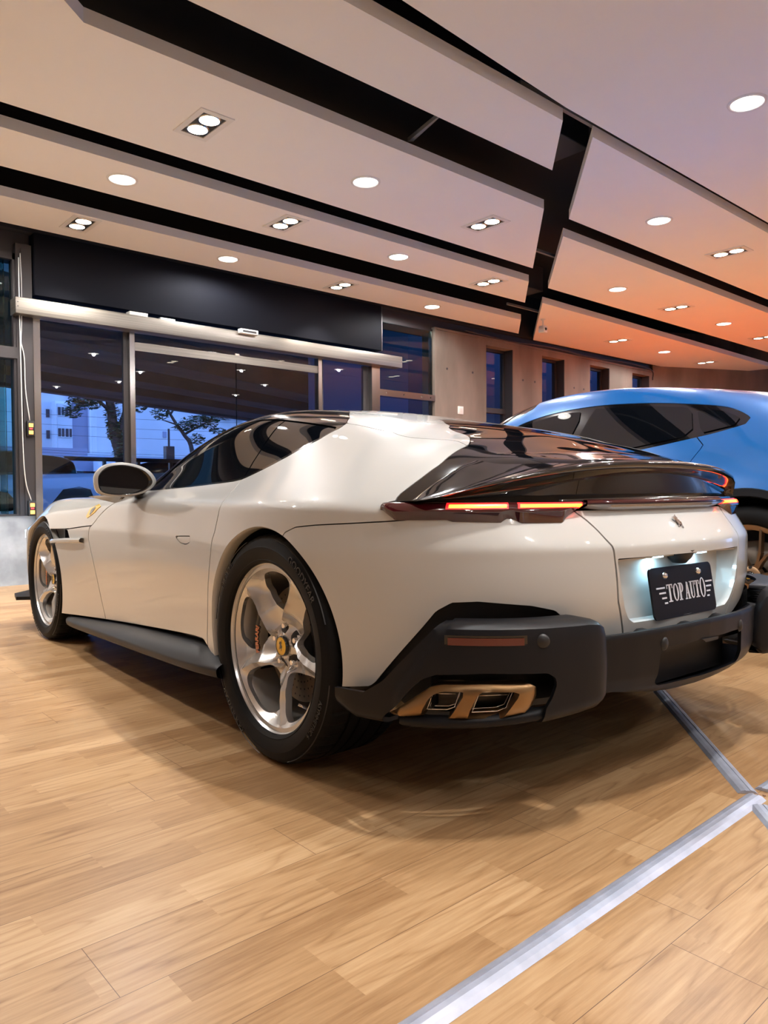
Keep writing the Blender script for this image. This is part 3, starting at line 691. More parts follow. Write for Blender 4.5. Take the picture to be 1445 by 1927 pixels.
# ---- rear screen, flaps
br=O_['band_rear']; fl=O_['flap_left']; cz=O_['crease']
tail=[(-1,7.0),(-1,13)]
BLK=[(10.6,12.6),(10.35,12.0)]+br+fl[1:-1]+[(6.80,6.95),(6.4,6.93),(5.765,6.97),(3,6.97),(-1,6.97),(-1,12.6)]
BK,B=cut(B,BLK,.0015)
scr=[(10.6,12.8),(10.4,12.0)]+br+[(6.459,8.76),(5.568,8.72),(4.478,8.22),(3.756,7.95),(3.2,7.85),(2.0,7.8),(-1,7.78),(-1,12.8)]
SCN,FLP=cut(BK,scr,.0015)
flp=[(7.5,9.5),(7.5,6.0),(2.75,6.0),(2.75,9.5)]
FL1,TD=cut(FLP,flp,.001)
panel('rear_screen',SCN,MT['tint_glass'],'both',.01,-.001)
panel('rear_flap',FL1,MT['gloss_black'],'pair',.01,0,label='gloss black triangular side flap')
panel('tail_panel',TD,MT['gloss_black'],'both',.01,0)
# ---- light region recess (black backing)
lu=O_['light_up']; ll=O_['light_low']
LT=[(7.02,6.70),(6.98,6.95),(6.4,7.2),(5.7,7.2),(-1,7.2),(-1,6.52),(2.79,6.50)]+ll[::-1][2:]
LTm,B=cut(B,LT,.0)
panel('light_recess',LTm,MT['gloss_black'],'both',.004,-.012)
# ---- trunk with plate recess
ts=O_['trunk_seam']
TRK=[(-1,7.5),(2.9,7.5)]+ts+[(1.85,1.9),(-1,1.9)]
TK,B=cut(B,TRK,GAP)
VT=4.02
rec=[(-1,VT),(1.6,VT),(2.235,VT),(2.21,3.8),(2.13,3.3),(2.0,2.85),(1.86,2.60),(1.7,2.48),(-1,2.48)]
RC,TK=cut(TK,rec,0)
panel('boot_lid',TK,MT['paint'],'both',.012)
# ---- rear bumper below its seam
bs=O_['bumper_seam']
BMP=[(9.75,4.9),(9.45,5.0)]+bs[:5]+[(6.5,6.03),(2.2,6.4),(1.0,0),(9.0,0)]
BM,B=cut(B,[(9.4,4.6)]+bs[:6]+[(5.5,6.5),(2.6,6.7),(-1,6.7),(-1,-1),(9.4,-1)],.0018)
panel('rear_bumper',BM,MT['paint'],'both',.012)
# ---- door
df=O_['door_front']; dr=O_['door_rear']
DR=[(15.2,8.6)]+df+[(15.37,-.5),(12.2,-.5)]+dr[::-1]+[(11.6,8.8)]
DM,B=cut(B,DR,GAP)
hd=O_['handle']; HD,DM=cut(DM,hd,.0018)
panel('door',DM,MT['paint'],'pair',.012)
panel('door_handle_cover',HD,MT['paint'],'pair',.01,-.001)
# ---- lower front fender and vent slot
sl=O_['slot']
SLT,B=cut(B,[(17.7,sl[0][1]+.02),(sl[1][0],sl[1][1]+.03),(sl[2][0],sl[2][1]),(17.6,sl[3][1])],.0)
FL_=O_['fender_low']
FLOW=[(17.8,FL_[0][1]-.02)]+FL_+[(15.3,FL_[2][1]+.2),(15.0,-1),(18.4,-1),(18.4,FL_[0][1]-.02)]
FM,B=cut(B,FLOW,.003)
panel('front_wing',FM,MT['paint'],'pair',.012)
# ---- roof band and rear quarter, front clamshell
QT=[(12.5,-1),(12.5,12.8),(5,12.8),(5,-1)]
rs=O_['roof_seam']
Q1,B=cut(B,QT,0)
BD,Q2=cut(Q1,[(10.35,9.93)]+rs+[(6.2,8.7),(6.2,13),(12.9,13),(12.9,11.2),(11.2,10.6)],.0015)
panel('roof_band',BD,MT['paint'],'both',.012,label='white band behind the black roof')
panel('rear_wing',Q2,MT['paint'],'pair',.012)
panel('bonnet',B,MT['paint'],'both',.012)
# ---- dark inner body so gaps and windows stay black
m=base_mesh()
m=clip(m,m.A[:,2]-.30)
m=clip(m,-sdf(m,[(-1,4.9),(2.5,4.9),(2.45,2.2),(-1,2.2)]))
for c in ((-.002,.380,.41),(2.70,.365,.40)): m=clip(m,arch_f(m,c))
panel('inner_body',m,MT['carbon'],'both',.002,-.03)
# ---- arch lips and liners
for (c,xo,nm) in ((RA,.0,'rear'),(FA,0,'front')):
    pts=[]; A0=-16 if nm=='rear' else -22; A1=186.5 if nm=='rear' else 203
    P=SURF.reshape(-1,3); P=P[(P[:,1]>.5)&(P[:,2]<.95)]
    lip=[];
    for k in range(61):
        a=radians(A0+(A1-A0)*k/60); x=c[0]+c[2]*cos(a); z=c[1]+c[2]*sin(a)
        d=(P[:,0]-x)**2+(P[:,2]-z)**2; i=np.argsort(d)[:6]; w=1/(d[i]+1e-6); y=(P[i,1]*w).sum()/w.sum()
        lip.append((x,y,z,a))
    rows=[]
    for s_,(dr_,dy) in enumerate([(0.0,-.001),(-.004,-.006),(-.006,-.016),(-.004,-.045)]):
        rows.append([(c[0]+(c[2]+dr_)*cos(a),y+dy,c[1]+(c[2]+dr_)*sin(a)) for x,y,z,a in lip])
    lip_m=MB().grid(np.array(rows).transpose(1,0,2))
    for sd in (1,-1):
        q=MB().add(lip_m.V,lip_m.F)
        if sd<0: q.flip_y()
        q.build('arch_lip',MT['paint'],car,smooth=True)
    ln=MB()
    rr=c[2]+.004
    G=np.array([[(c[0]+rr*cos(a),y,c[1]+rr*sin(a)) for y in (lip[k][1]-.03,.80,.62)]+[(c[0],.62,c[1])] for k,(_,_,_,a) in enumerate(lip)])
    ln.grid(G)
    MB().add(ln.V,ln.F).flip_y().build('wheel_arch_liner',MT['carbon'],car); ln.build('wheel_arch_liner',MT['carbon'],car)
# floor pan
MB().box(-.45,3.2,-.72,.72,.18,.25).build('underbody',MT['carbon'],car)
# side skirts: dark blade under the doors
def skirt():
    X=[2.30,2.26,2.1,1.7,1.3,.9,.62,.48,.38,.30]
    top_in=[.200,.203,.21,.238,.268,.295,.315,.325,.30,.285]
    yo=[.94,.965,.99,1.005,1.012,1.018,1.02,1.02,1.015,1.005]
    zo=[.178,.182,.19,.208,.222,.236,.246,.252,.256,.258]
    rows=[]
    for x,a,y,z in zip(X,top_in,yo,zo):
        rows.append([(x,.80,a+.01),(x,.905,a),(x,y-.035,(a+z)/2+.004),(x,y-.008,z+.006),(x,y,z-.006),(x,y-.004,z-.024),(x,y-.03,z-.040),(x,.80,z-.045)])
    G=np.array(rows); G=fit_surface(G,(4,4),(0,0,0,0),1)
    return MB().grid(G)
s_=skirt()
for sd in (1,-1):
    q=MB().add(s_.V,s_.F)
    if sd<0: q.flip_y()
    q.build('side_skirt',MT['satin_black'],car,auto=50)
# sill dark recess between door bottom and skirt
MB().box(.40,2.3,.76,.86,.17,.36).mirror_y().build('sill',MT['carbon'],car)
# front vent blade and fin
for sd in (1,-1):
    v=MB(); P=[(2.42,.99,.612),(2.15,.992,.630),(1.92,.975,.640)]
    v.grid(np.array([[(x,y-.05,z+.012),(x,y+.004,z+.014),(x,y+.014,z+.004),(x,y+.012,z-.008),(x,y-.01,z-.014)] for x,y,z in P]))
    if sd<0: v.flip_y()
    v.build('vent_blade',MT['chrome'] if False else MT['paint'],car,auto=40)
    v=MB().box(2.08,2.40,.80,.93,.60,.72).box(2.25,2.27,.90,.965,.60,.69)
    if sd<0: v.flip_y()
    v.build('side_vent',MT['satin_black'],car)
    v=MB().grid(np.array([[(2.17,.975,.690),(2.12,.90,.690)],[(2.125,.975,.64),(2.09,.90,.64)]]))
    if sd<0: v.flip_y()
    v.build('vent_surround',MT['paint'],car)
# shield badge on the front wing (raised yellow plaque)
def on_skin(poly,push,name,mat,t=.002,side='pair',parent=None,label=None):
    m=base_mesh(); us=[p[0] for p in poly]; vs=[p[1] for p in poly]
    # local crop at higher density
    u0,u1,v0,v1=min(us)-.1,max(us)+.1,min(vs)-.1,max(vs)+.1; k=40
    ug=np.linspace(u0,u1,k); vg=np.linspace(v0,v1,k); A=np.zeros((k*k,8)); F=[]
    for i,a in enumerate(ug):
        for j,b in enumerate(vg):
            A[i*k+j,:3]=P3((a,b)); A[i*k+j,3:6]=N3((a,b)); A[i*k+j,6:]=(a,b)
    for i in range(k-1):
        for j in range(k-1): F.append((i*k+j,(i+1)*k+j,(i+1)*k+j+1,i*k+j+1))
    P=A[:,:3]; f=F[k*5]; n=np.cross(P[f[1]]-P[f[0]],P[f[2]]-P[f[0]])
    if np.dot(n,A[f[0],3:6])<0: F=[q[::-1] for q in F]
    mm=Mesh(A,F); mm=clip(mm,sdf(mm,poly)); return panel(name,mm,mat,side,t,push,parent=parent,label=label)
YEL=M('badge_yellow',(.80,.52,.02),.3,coat=1)
sh=O_['shield']; 
bd_=on_skin(sh,.003,'shield_badge',YEL,.004,label='yellow shield badge on the front wing')
cu_=np.mean(np.array(sh),0); hb=[tuple(cu_+(np.array(p)-cu_)*[.35,.62]) for p in sh]
on_skin(hb,.0045,'badge_horse',MT['gloss_black'],.002)
# ---- mirrors
def mirror_(sd):
    shell=MB(); c=np.array([1.245,1.005,.945]); L_=[]
    # housing: lofted rings from the glass rim forward
    rim=[(-.150,.002),(-.122,.040),(-.075,.062),(-.01,.072),(.055,.062),(.092,.030),(.098,-.010),(.085,-.048),(.04,-.062),(-.03,-.064),(-.095,-.052),(-.138,-.026)]
    rim=cr(rim,4,True)
    rows=[]
    for s,dx,sh_ in ((1.0,0,0),(1.13,.006,.002),(1.14,.05,.002),(.96,.10,-.004),(.55,.145,-.010),(.12,.165,-.012)):
        rows.append([(c[0]+dx+.0,c[1]+a*s*1.0+dx*-.15,c[2]+b*s+sh_) for a,b in rim]+[(c[0]+dx,c[1]+rim[0][0]*s-dx*.15,c[2]+rim[0][1]*s+sh_)])
    shell.grid(np.array(rows))
    rowi=[[(c[0]+dx,c[1]+a*s,c[2]+b*s) for a,b in rim+[rim[0]]] for s,dx in ((1.0,0),(.95,.001),(.90,.015))]
    inner=MB().grid(np.array(rowi))
    gl_=MB(); pts=[(c[0]+.014,c[1]+a*.905,c[2]+b*.905) for a,b in rim]; gl_.add(pts,[tuple(range(len(pts)))])
    arm=MB().tube(cr([(1.30,.985,.888),(1.33,.93,.885),(1.38,.86,.895)],5),[.03,.026,.022,.022,.022,.022,.022,.024,.026,.028,.03][:11],10)
    low=MB().grid(np.array([[(c[0]+.01+k*.03,c[1]-.13+j*.04,c[2]-.066-.012*k*(1-abs(j-3)/3.5)) for j in range(7)] for k in range(4)]))
    for q in (shell,inner,gl_,arm,low):
        if sd<0: q.flip_y()
    h=shell.build('wing_mirror',MT['paint'],car,smooth=True)
    inner.build('mirror_rim',MT['gloss_black'],h,smooth=True)
    gl_.build('mirror_glass',M('mirror_glass',(.006,.006,.008),.01,0,spec=.9) if 'mirror_glass' not in bpy.data.materials else bpy.data.materials['mirror_glass'],h)  # near-black colour stands in for the dark surroundings the mirror reflects
    arm.build('mirror_arm',MT['gloss_black'],h,smooth=True); low.build('mirror_lower_shell',MT['gloss_black'],h,smooth=True)
mirror_(1); mirror_(-1)
# front splitter tips and headlight
for sd in (1,-1):
    q=MB().prism([(3.05,.95),(3.1,1.035),(3.3,1.0),(3.45,.86),(3.4,.70),(3.0,.75)],.022,'z',.20)
    q2=MB().prism([(3.18,.955),(3.40,.86),(3.36,.80),(3.1,.90)],.05,'z',.60)
    if sd<0: q.flip_y(); q2.flip_y()
    q.build('front_splitter',MT['satin_black'],car); q2.build('headlight',M('headlight_lens',(.7,.8,.95),.1,emit=(.6,.8,1),es=4) if 'headlight_lens' not in bpy.data.materials else bpy.data.materials['headlight_lens'],car)
# cabin: dark seats seen faintly
MB().bbox(.55,.75,.15,.62,.5,1.12,.05).bbox(.55,.75,-.62,-.15,.5,1.12,.05).build('seat_backs',MT['carbon'],car)

l=bpy.data.lights.new('headlight_beam','SPOT'); l.energy=120; l.color=(.25,.66,1); l.spot_size=radians(34); l.spot_blend=.35; l.shadow_soft_size=.03
o=bpy.data.objects.new('headlight_beam',l); COL.objects.link(o); o.parent=car; o.location=(3.42,.93,.62)
v=Vector((5.74,.34,.28))-Matrix.Rotation(CARROT,4,'Z')@Vector((3.42,.93,.62)); o.rotation_euler=(Matrix.Rotation(-CARROT,4,'Z')@v).to_track_quat('-Z','Y').to_euler()

# ================================================================== WHEELS OF THE WHITE CAR
MT['alloy']=M('silver_alloy',(.66,.665,.67),.26,.72,coat=.4)
MT['alloy_in']=M('barrel_silver',(.50,.49,.47),.35,.6)
MT['rubber']=M('tyre_rubber',(.005,.005,.0055),.6,spec=.18)
MT['rubber_txt']=M('tyre_lettering',(.022,.023,.026),.40)
MT['disc']=M('carbon_brake_disc',(.20,.16,.125),.42,.3)
MT['calip']=M('black_caliper',(.008,.008,.010),.25,coat=.6)
MT['orange_txt']=M('orange_lettering',(.75,.30,.16),.5)
def pol(r,a): return (-r*cos(radians(a)),r*sin(radians(a)))   # wheel seen from outside, right = backwards
HOLE=[(.098,87),(.130,75),(.172,69.5),(.215,68),(.243,71),(.250,80),(.2505,96),(.246,110),(.222,119),(.185,119.5),(.150,114),(.120,103)]
def wheel_face():
    nr,na=44,400
    rs=np.concatenate([np.linspace(.0005,.05,8),np.linspace(.058,.245,28),np.linspace(.25,.277,8)])
    Lr=[.03,.06,.09,.105,.135,.175,.215,.25,.28]; La=[120,104,92,86,75.5,70.5,69.5,69,68.5]
    Hr=[.03,.06,.09,.128,.155,.185,.215,.25,.28]; Ha=[122,112,104,100,111,116.5,117,117.5,118]
    A=[];F=[]
    frac=np.concatenate([np.linspace(0,1,11)[:-1],1+np.linspace(0,1,45)[:-1],2+np.linspace(0,1,26)[:-1]]); na=5*len(frac)
    for r in rs:
        Le=np.interp(r,Lr,La); He=np.interp(r,Hr,Ha)-72; band=math.degrees(.026/max(r,.03))*np.interp(r,[.05,.12,.25],[.35,.75,1.0]); wdt=max(Le-He,band+2)
        d0=np.interp(r,[0,.03,.045,.10,.14,.25,.262,.277],[.046,.046,.042,.026,.010,.005,.002,.0])
        f_r=np.interp(r,[.04,.08,.2,.24,.262],[.0,.8,1,.55,0])
        for k in range(na):
            fk=frac[k%len(frac)]; sp=k//len(frac)
            if fk<1: s=band*fk
            elif fk<2: s=band+(wdt-band)*(fk-1)
            else: s=wdt+(72-wdt)*(fk-2)
            a=Le-s-72*sp
            if s<band-1e-6: dd=.016*(1-s/band)*f_r
            elif s<=wdt: t=(s-band)/(wdt-band); dd=.046*(1-(1-t)**2)*f_r
            else: t=(s-wdt)/(72-wdt); dd=(.046*(1-t)+.016*t)*f_r
            # the nut pocket
            px,pz=pol(r,a); dep=d0+dd
            for q in range(5):
                nx,nz=pol(.066,23+72*q-(0)); dn=math.hypot(px-nx,pz-nz)
                if dn<.021: dep=max(dep,.060)
                elif dn<.026: dep=max(dep,.060-(dn-.021)/.005*(.060-dep)) 
            A.append([px,-dep,pz,0,1,0,px,pz])
    for i in range(len(rs)-1):
        for k in range(na):
            k2=(k+1)%na; F.append((i*na+k,i*na+k2,(i+1)*na+k2,(i+1)*na+k))
    A=np.array(A); f=F[2000]; n=np.cross(A[f[1],:3]-A[f[0],:3],A[f[2],:3]-A[f[0],:3])
    if n[1]<0: F=[q[::-1] for q in F]
    m=Mesh(A,F)
    for q in range(5):
        poly=np.array(cr([pol(r,a+72*q) for r,a in HOLE],5,True)); x,y=m.A[:,6],m.A[:,7]; ins=np.zeros(len(x),bool); d=np.full(len(x),9.)
        for i in range(len(poly)):
            a=poly[i]; b=poly[(i+1)%len(poly)]; e=b-a
            c=((a[1]>y)!=(b[1]>y))&(x<(b[0]-a[0])*(y-a[1])/(b[1]-a[1]+1e-15)+a[0]); ins^=c
            t=np.clip(((x-a[0])*e[0]+(y-a[1])*e[1])/(e@e),0,1); d=np.minimum(d,np.hypot(x-a[0]-t*e[0],y-a[1]-t*e[1]))
        m=clip(m,np.where(ins,-d,d))
    # walls
    V=[tuple(v) for v in m.A[:,:3]]; F=list(m.F); ed={}
    for f in m.F:
        for i in range(len(f)): ed[(f[i],f[(i+1)%len(f)])]=1
    idx={}
    def w(i,k):
        if (i,k) not in idx:
            x,y,z=V[i]; r=math.hypot(x,z); s=1
            idx[(i,k)]=len(V); V.append((x*s,y,z*s) if k==0 else (x*(1+.01*k),y-(.006 if k==1 else .024),z*(1+.01*k)))
        return idx[(i,k)]
    for (a,b) in list(ed):
        if (b,a) in ed: continue
        if math.hypot(V[a][0],V[a][2])>.27: continue
        F.append((w(b,0),w(a,0),w(a,2),w(b,2)))
    return V,F
WF_V,WF_F=wheel_face()
def arc_text(txt,r,a_mid,size,ext,y,inward=False):
    V,F=text_mesh(txt,size,ext,bold=.0)
    out=[]
    for x,yy,z in V:
        if not inward: a=radians(a_mid)-x/r; rr=r+yy
        else: a=radians(a_mid)+x/r; rr=r-yy
        out.append((-rr*cos(a),y+z,rr*sin(a)))
    return out,F
HORSE=[(.30,1.0),(.22,.86),(.12,.80),(.10,.68),(.20,.66),(.30,.70),(.34,.58),(.28,.44),(.10,.42),(-.02,.30),(.06,.28),(.16,.34),(.30,.34),(.30,.18),(.14,.06),(.10,-.10),(.22,-.14),(.26,.0),(.42,.12),(.46,.0),(.40,-.2),(.22,-.42),(.26,-.62),(.12,-.80),(.02,-.84),(.10,-.70),(.14,-.60),(.06,-.42),(.20,-.20),(.16,-.05),(.0,-.1),(-.14,-.28),(-.26,-.36),(-.30,-.58),(-.46,-.62),(-.36,-.5),(-.36,-.30),(-.22,-.16),(-.16,.02),(-.24,.2),(-.42,.3),(-.46,.48),(-.38,.66),(-.44,.8),(-.32,.76),(-.24,.56),(-.28,.42),(-.14,.30),(-.04,.5),(.0,.72),(.06,.9),(.18,.96)]
HORSE=[(x-.02,y) for x,y in HORSE]
def horse(mb,c,s,ax='y',t=.001,flip=1):
    """rearing horse emblem drawn as a thin raised silhouette"""
    P=[(c[0]+flip*x*s,c[2]+y*s) for x,y in HORSE]
    bm=bmesh.new()
    vs=[bm.verts.new((x,0,z)) for x,z in P]; f=bm.faces.new(vs); bmesh.ops.triangulate(bm,faces=[f])
    bm.verts.index_update(); V=[(v.co.x,c[1],v.co.z) for v in bm.verts]; F=[tuple(q.index for q in f.verts) for f in bm.faces]; bm.free()
    n=len(V); mb.add(V+[(x,y+t,z) for x,y,z in V],F+[tuple(i+n for i in f)[::-1] for f in F]+[(i,(i+1)%n,n+(i+1)%n,n+i) for i in range(n)]); return mb
def make_wheel(R,Wd,loc,sd,rot,front):
    def B(mb,name,mat,par,**k):
        # spin, then mirror for the right-hand side
        ca,sa=cos(radians(rot)),sin(radians(rot)); spin=name not in('brake_caliper','caliper_lettering')
        mb.V=[((x*ca+z*sa) if spin else x,y,(-x*sa+z*ca) if spin else z) for x,y,z in mb.V]
        if sd<0: mb.flip_y()
        return mb.build(name,mat,par,**k)
    w=MB(); w.add(WF_V,WF_F); w.V=[(x,y-.012,z) for x,y,z in w.V]
    # outer lip and barrel
    w.lathe([(.262,-.012),(.2755,-.012),(.2795,-.004),(.2815,-.004),(.2815,-.02),(.272,-.03)],(0,0,0),'y',96)
    wh=B(w,'wheel',MT['alloy'],car,auto=15); wh.location=loc
    B(MB().lathe([(.262,-.015),(.250,-.05),(.246,-.09),(.240,-.20),(.255,-Wd+.01)],(0,0,0),'y',64),'wheel_barrel',MT['alloy_in'],wh,smooth=True)
    # tyre
    h=R-.2815; y0=0.0; prof=[(.2790,-.004),(.2825,.006),(.2835+h*.08,.012),(.2835+h*.10,.0105),(.2835+h*.30,.018),(.2835+h*.52,.0185),(.2835+h*.545,.0165),(.2835+h*.72,.012),(.2835+h*.86,.001),(.2835+h*.945,-.014)]
    def ty(mb):
        n=288; b=len(mb.V)
        tw=Wd-.06; ysh=-.020
        tr=[(R-.0035,ysh),(R-.0008,ysh-.016),(R,ysh-.034),(R,ysh-.052),(R-.007,ysh-.053),(R-.007,ysh-.062),(R,ysh-.063)]
        yc=-Wd/2+.01
        tr+=[(R,yc+.03),(R-.007,yc+.029),(R-.007,yc+.020),(R,yc+.019),(R,yc-.02),(R-.007,yc-.021),(R-.007,yc-.031),(R,yc-.032),(R,-Wd+.09),(R-.007,-Wd+.089),(R-.007,-Wd+.08),(R,-Wd+.079),(R-.001,-Wd+.05),(R-.006,-Wd+.03),(R-.03,-Wd+.008),(R-.08,-Wd+.012),(.28,-Wd+.03)]
        P=prof+tr
        for i,(r,y) in enumerate(P):
            for k in range(n):
                a=2*pi*k/n; rr=r; 
                if len(prof)-1<=i<=len(prof)+3 and k%6==0: rr=r-.0045
                if i>=len(prof)+len(tr)-8 and i<len(P)-3 and k%6==0: rr-=.004
                mb.V.append((rr*cos(a),y,rr*sin(a)))
        for i in range(len(P)-1):
            for k in range(n): mb.F.append((b+i*n+k,b+i*n+(k+1)%n,b+(i+1)*n+(k+1)%n,b+(i+1)*n+k))
        return mb
    t=B(ty(MB()),'tyre',MT['rubber'],wh,auto=35)
    tx=MB(); rm=.2835+h*.60; ym=.0165
    sg=1 if sd>0 else 1
    for txt,a,inw,sz in (('GOODYEAR',48 if not front else 48,False,.034),('GOODYEAR',228,False,.034),('EAGLE F1',140,False,.028),('ASYMMETRIC 6',-30,False,.022)):
        V,F=arc_text(txt,rm,a,sz,.0012,ym,inw); tx.add(V,F)
    for q in range(4):
        a0=q*90+8
        tx.lathe([(rm+.022,ym-.006),(rm+.0235,ym-.0045),(rm+.025,ym-.008)],(0,0,0),'y',24,a0=radians(a0),a1=radians(a0+62))
    if sd<0: pass
    B(tx,'tyre_lettering',MT['rubber_txt'],wh,fixn=False)
    # disc, caliper
    yd=-.115; rd=.196 if not front else .199
    dsc=MB().lathe([(.06,yd-.03),(.085,yd),(rd,yd),(rd,yd-.03),(.06,yd-.03)],(0,0,0),'y',72)
    B(dsc,'brake_disc',MT['disc'],wh,auto=30)
    dh=MB()
    for k in range(40):
        for j in range(4):
            a=2*pi*k/40+j*.045; r=.105+j*.024; dh.lathe([(0,yd+.0008),(.0036,yd+.0008)],(r*cos(a),0,r*sin(a)),'y',8)
    B(dh,'disc_holes',MT['carbon'],wh,fixn=False)
    B(MB().lathe([(0,-.06),(.05,-.062),(.075,-.075),(.088,-.112)],(0,0,0),'y',32),'wheel_hub',MT['carbon'],wh,smooth=True)
    cl=MB(); a0,a1=(150,212); 
    rows=[]
    for k in range(15):
        a=a0+(a1-a0)*k/14; e=1-abs(k-7)/7*.10
        rows.append([(*[v for v in (pol(r*1.0,a))],y) for r,y in ((.125,yd+.02),(.125,yd+.048),(.150,yd+.062*e),(.195,yd+.062*e),(.214,yd+.045),(.218,yd-.03))])
    cl.grid(np.array([[(x,y,z) for x,z,y in r] for r in rows])); 
    c=B(cl,'brake_caliper',MT['calip'],wh,auto=40)
    V,F=text_mesh('FERRARI',.026,.001,bold=.0008); V2=[]
    for x,y,z in V:
        a=radians(181)-x/.172; rr=.172+y; V2.append((-rr*cos(a),yd+.0645+z,rr*sin(a)))
    B(MB().add(V2,F),'caliper_lettering',MT['orange_txt'],c,fixn=False)
    cl=MB().bbox(.13,.20,yd-.02,yd+.05,-.02,.05,.008)
    for q in (0,1,2): cl.lathe([(0,.0),(.011,0),(.011,-.02)],(.16,yd+.052,-.01+q*.03),'y',10)
    B(cl,'brake_caliper',MT['calip'],wh,auto=40)
    # centre cap with emblem
    B(MB().lathe([(0,-.044),(.028,-.0445),(.0312,-.046),(.0312,-.065)],(0,0,0),'y',40),'centre_cap',M('cap_yellow',(.90,.52,.01),.3,coat=.8) if 'cap_yellow' not in bpy.data.materials else bpy.data.materials['cap_yellow'],wh,smooth=True)
    B(MB().lathe([(.0300,-.0443),(.0325,-.0435),(.0338,-.047),(.0338,-.065)],(0,0,0),'y',40),'cap_ring',MT['gloss_black'],wh,smooth=True)
    hs=MB(); horse(hs,(0,-.0445,0),.020,'y',.0012,-1)
    ca,sa=cos(radians(-rot)),sin(radians(-rot)); hs.V=[(x*ca+z*sa,y,-x*sa+z*ca) for x,y,z in hs.V]
    B(hs,'cap_horse',MT['gloss_black'],wh,fixn=False)
    for q in range(5):
        nx,nz=pol(.066,23+72*q)
        nb=MB().lathe([(0,-.056),(.008,-.056),(.0095,-.058),(.011,-.068),(.011,-.074)],(nx,0,nz),'y',12)
        B(nb,'wheel_nut',MT['chrome'],wh,auto=30)
    vx,vz=pol(.228,-52)
    B(MB().tube([(vx,-.055,vz),(vx*.92,-.03,vz*.92)],.0045,8),'valve_stem',MT['chrome'],wh,smooth=True)
    return wh
make_wheel(.377,.315,(0,.962,.377),1,0,False)
make_wheel(.377,.315,(0,-.962,.377),-1,20,False)
make_wheel(.363,.275,(2.70,.958,.363),1,9,True)
make_wheel(.363,.275,(2.70,-.958,.363),-1,40,True)

# ================================================================== TAIL OF THE WHITE CAR
def tube_skin(uvs,push): return [P3(p)+N3(p)*push for p in uvs]
MT['red_lens']=M('dark_red_lens',(.045,.003,.006),.08,coat=1,coat_rough=.01)
MT['lit_red']=M('lit_red_halo',(.9,.02,.02),.3,emit=(1,.012,.015),es=1.5)
MT['lit_or']=M('lit_lamp_core',(1,.2,.04),.3,emit=(1,.16,.015),es=5.5)
MT['grey_metal']=M('grey_light_bar',(.34,.33,.33),.22,.8)
MT['bronze']=noise_col(M('bronze_exhaust',(.30,.18,.08),.34,.95),(.24,.145,.07),(.36,.23,.115),5,3)
MT['exh_in']=M('exhaust_inner',(.05,.045,.04),.3,.8)
MT['reflector']=M('rear_reflector',(.11,.022,.016),.25,coat=.6)
# --- plate recess: pan with a flared border
def recess_edge():
    E=None
    return E
r_=MB()
L1=[P3((u,VT)) for u in np.linspace(0,2.235,14)]+[P3(p) for p in [(2.225,3.92),(2.21,3.8),(2.17,3.55),(2.13,3.3),(2.07,3.08),(2.0,2.85),(1.93,2.72),(1.86,2.60),(1.7,2.48)]]+[P3((u,2.48)) for u in np.linspace(1.6,0,10)]
L1=np.array(L1)
def inset(p,s,dx):
    c=np.array([0,0,.585]); y=c[1]+(p[1]-c[1])*s; z=c[2]+(p[2]-c[2])*s; return (p[0]+dx,y,z)
def dpt(p): # deep at the top, flush at the bottom
    return np.interp(p[2],[.47,.495,.56,.69],[.012,.034,.056,.066])
rows=[L1]
for s,k in ((.985,.55),(.95,1.0),(.6,1.0),(.25,1.0),(.0,1.0)):
    rr=[]
    for p in L1:
        q=inset(p,s,0); xs=np.interp(abs(q[1]),[0,.37],[-.936,-.906]) ; x=p[0]*(1-min(1,(1-s)*8))+xs*min(1,(1-s)*8)
        dz=dpt((0,0,q[2]))
        rr.append((x+dz*k,q[1],q[2]))
    rows.append(rr)
r_.grid(np.array(rows)); r_.mirror_y(); r_.build('plate_recess',MT['paint'],car,auto=35)
MB().box(-.9,-.80,-.37,.37,.685,.69).build('recess_roof',MT['paint'],car)
for y in (-.13,.13):
    l=bpy.data.lights.new('plate_lamp','AREA'); l.energy=.55; l.color=(.45,.80,1); l.shape='RECTANGLE'; l.size=.06; l.size_y=.02
    o=bpy.data.objects.new('plate_lamp',l); COL.objects.link(o); o.parent=car; o.location=(-.887,y,.683); o.rotation_euler=(0,radians(8),0)
    MB().box(-.90,-.875,y-.03,y+.03,.684,.688).build('plate_lamp_lens',M('plate_lamp_lens',(.8,.9,1),.3,emit=(.6,.88,1),es=6) if 'plate_lamp_lens' not in bpy.data.materials else bpy.data.materials['plate_lamp_lens'],car)
MB().lathe([(0,-.03),(.02,-.03),(.038,-.012),(.046,.012)],(-.895,0,.690),'z',24).build('reversing_camera',MT['blk_pl'],car,smooth=True)
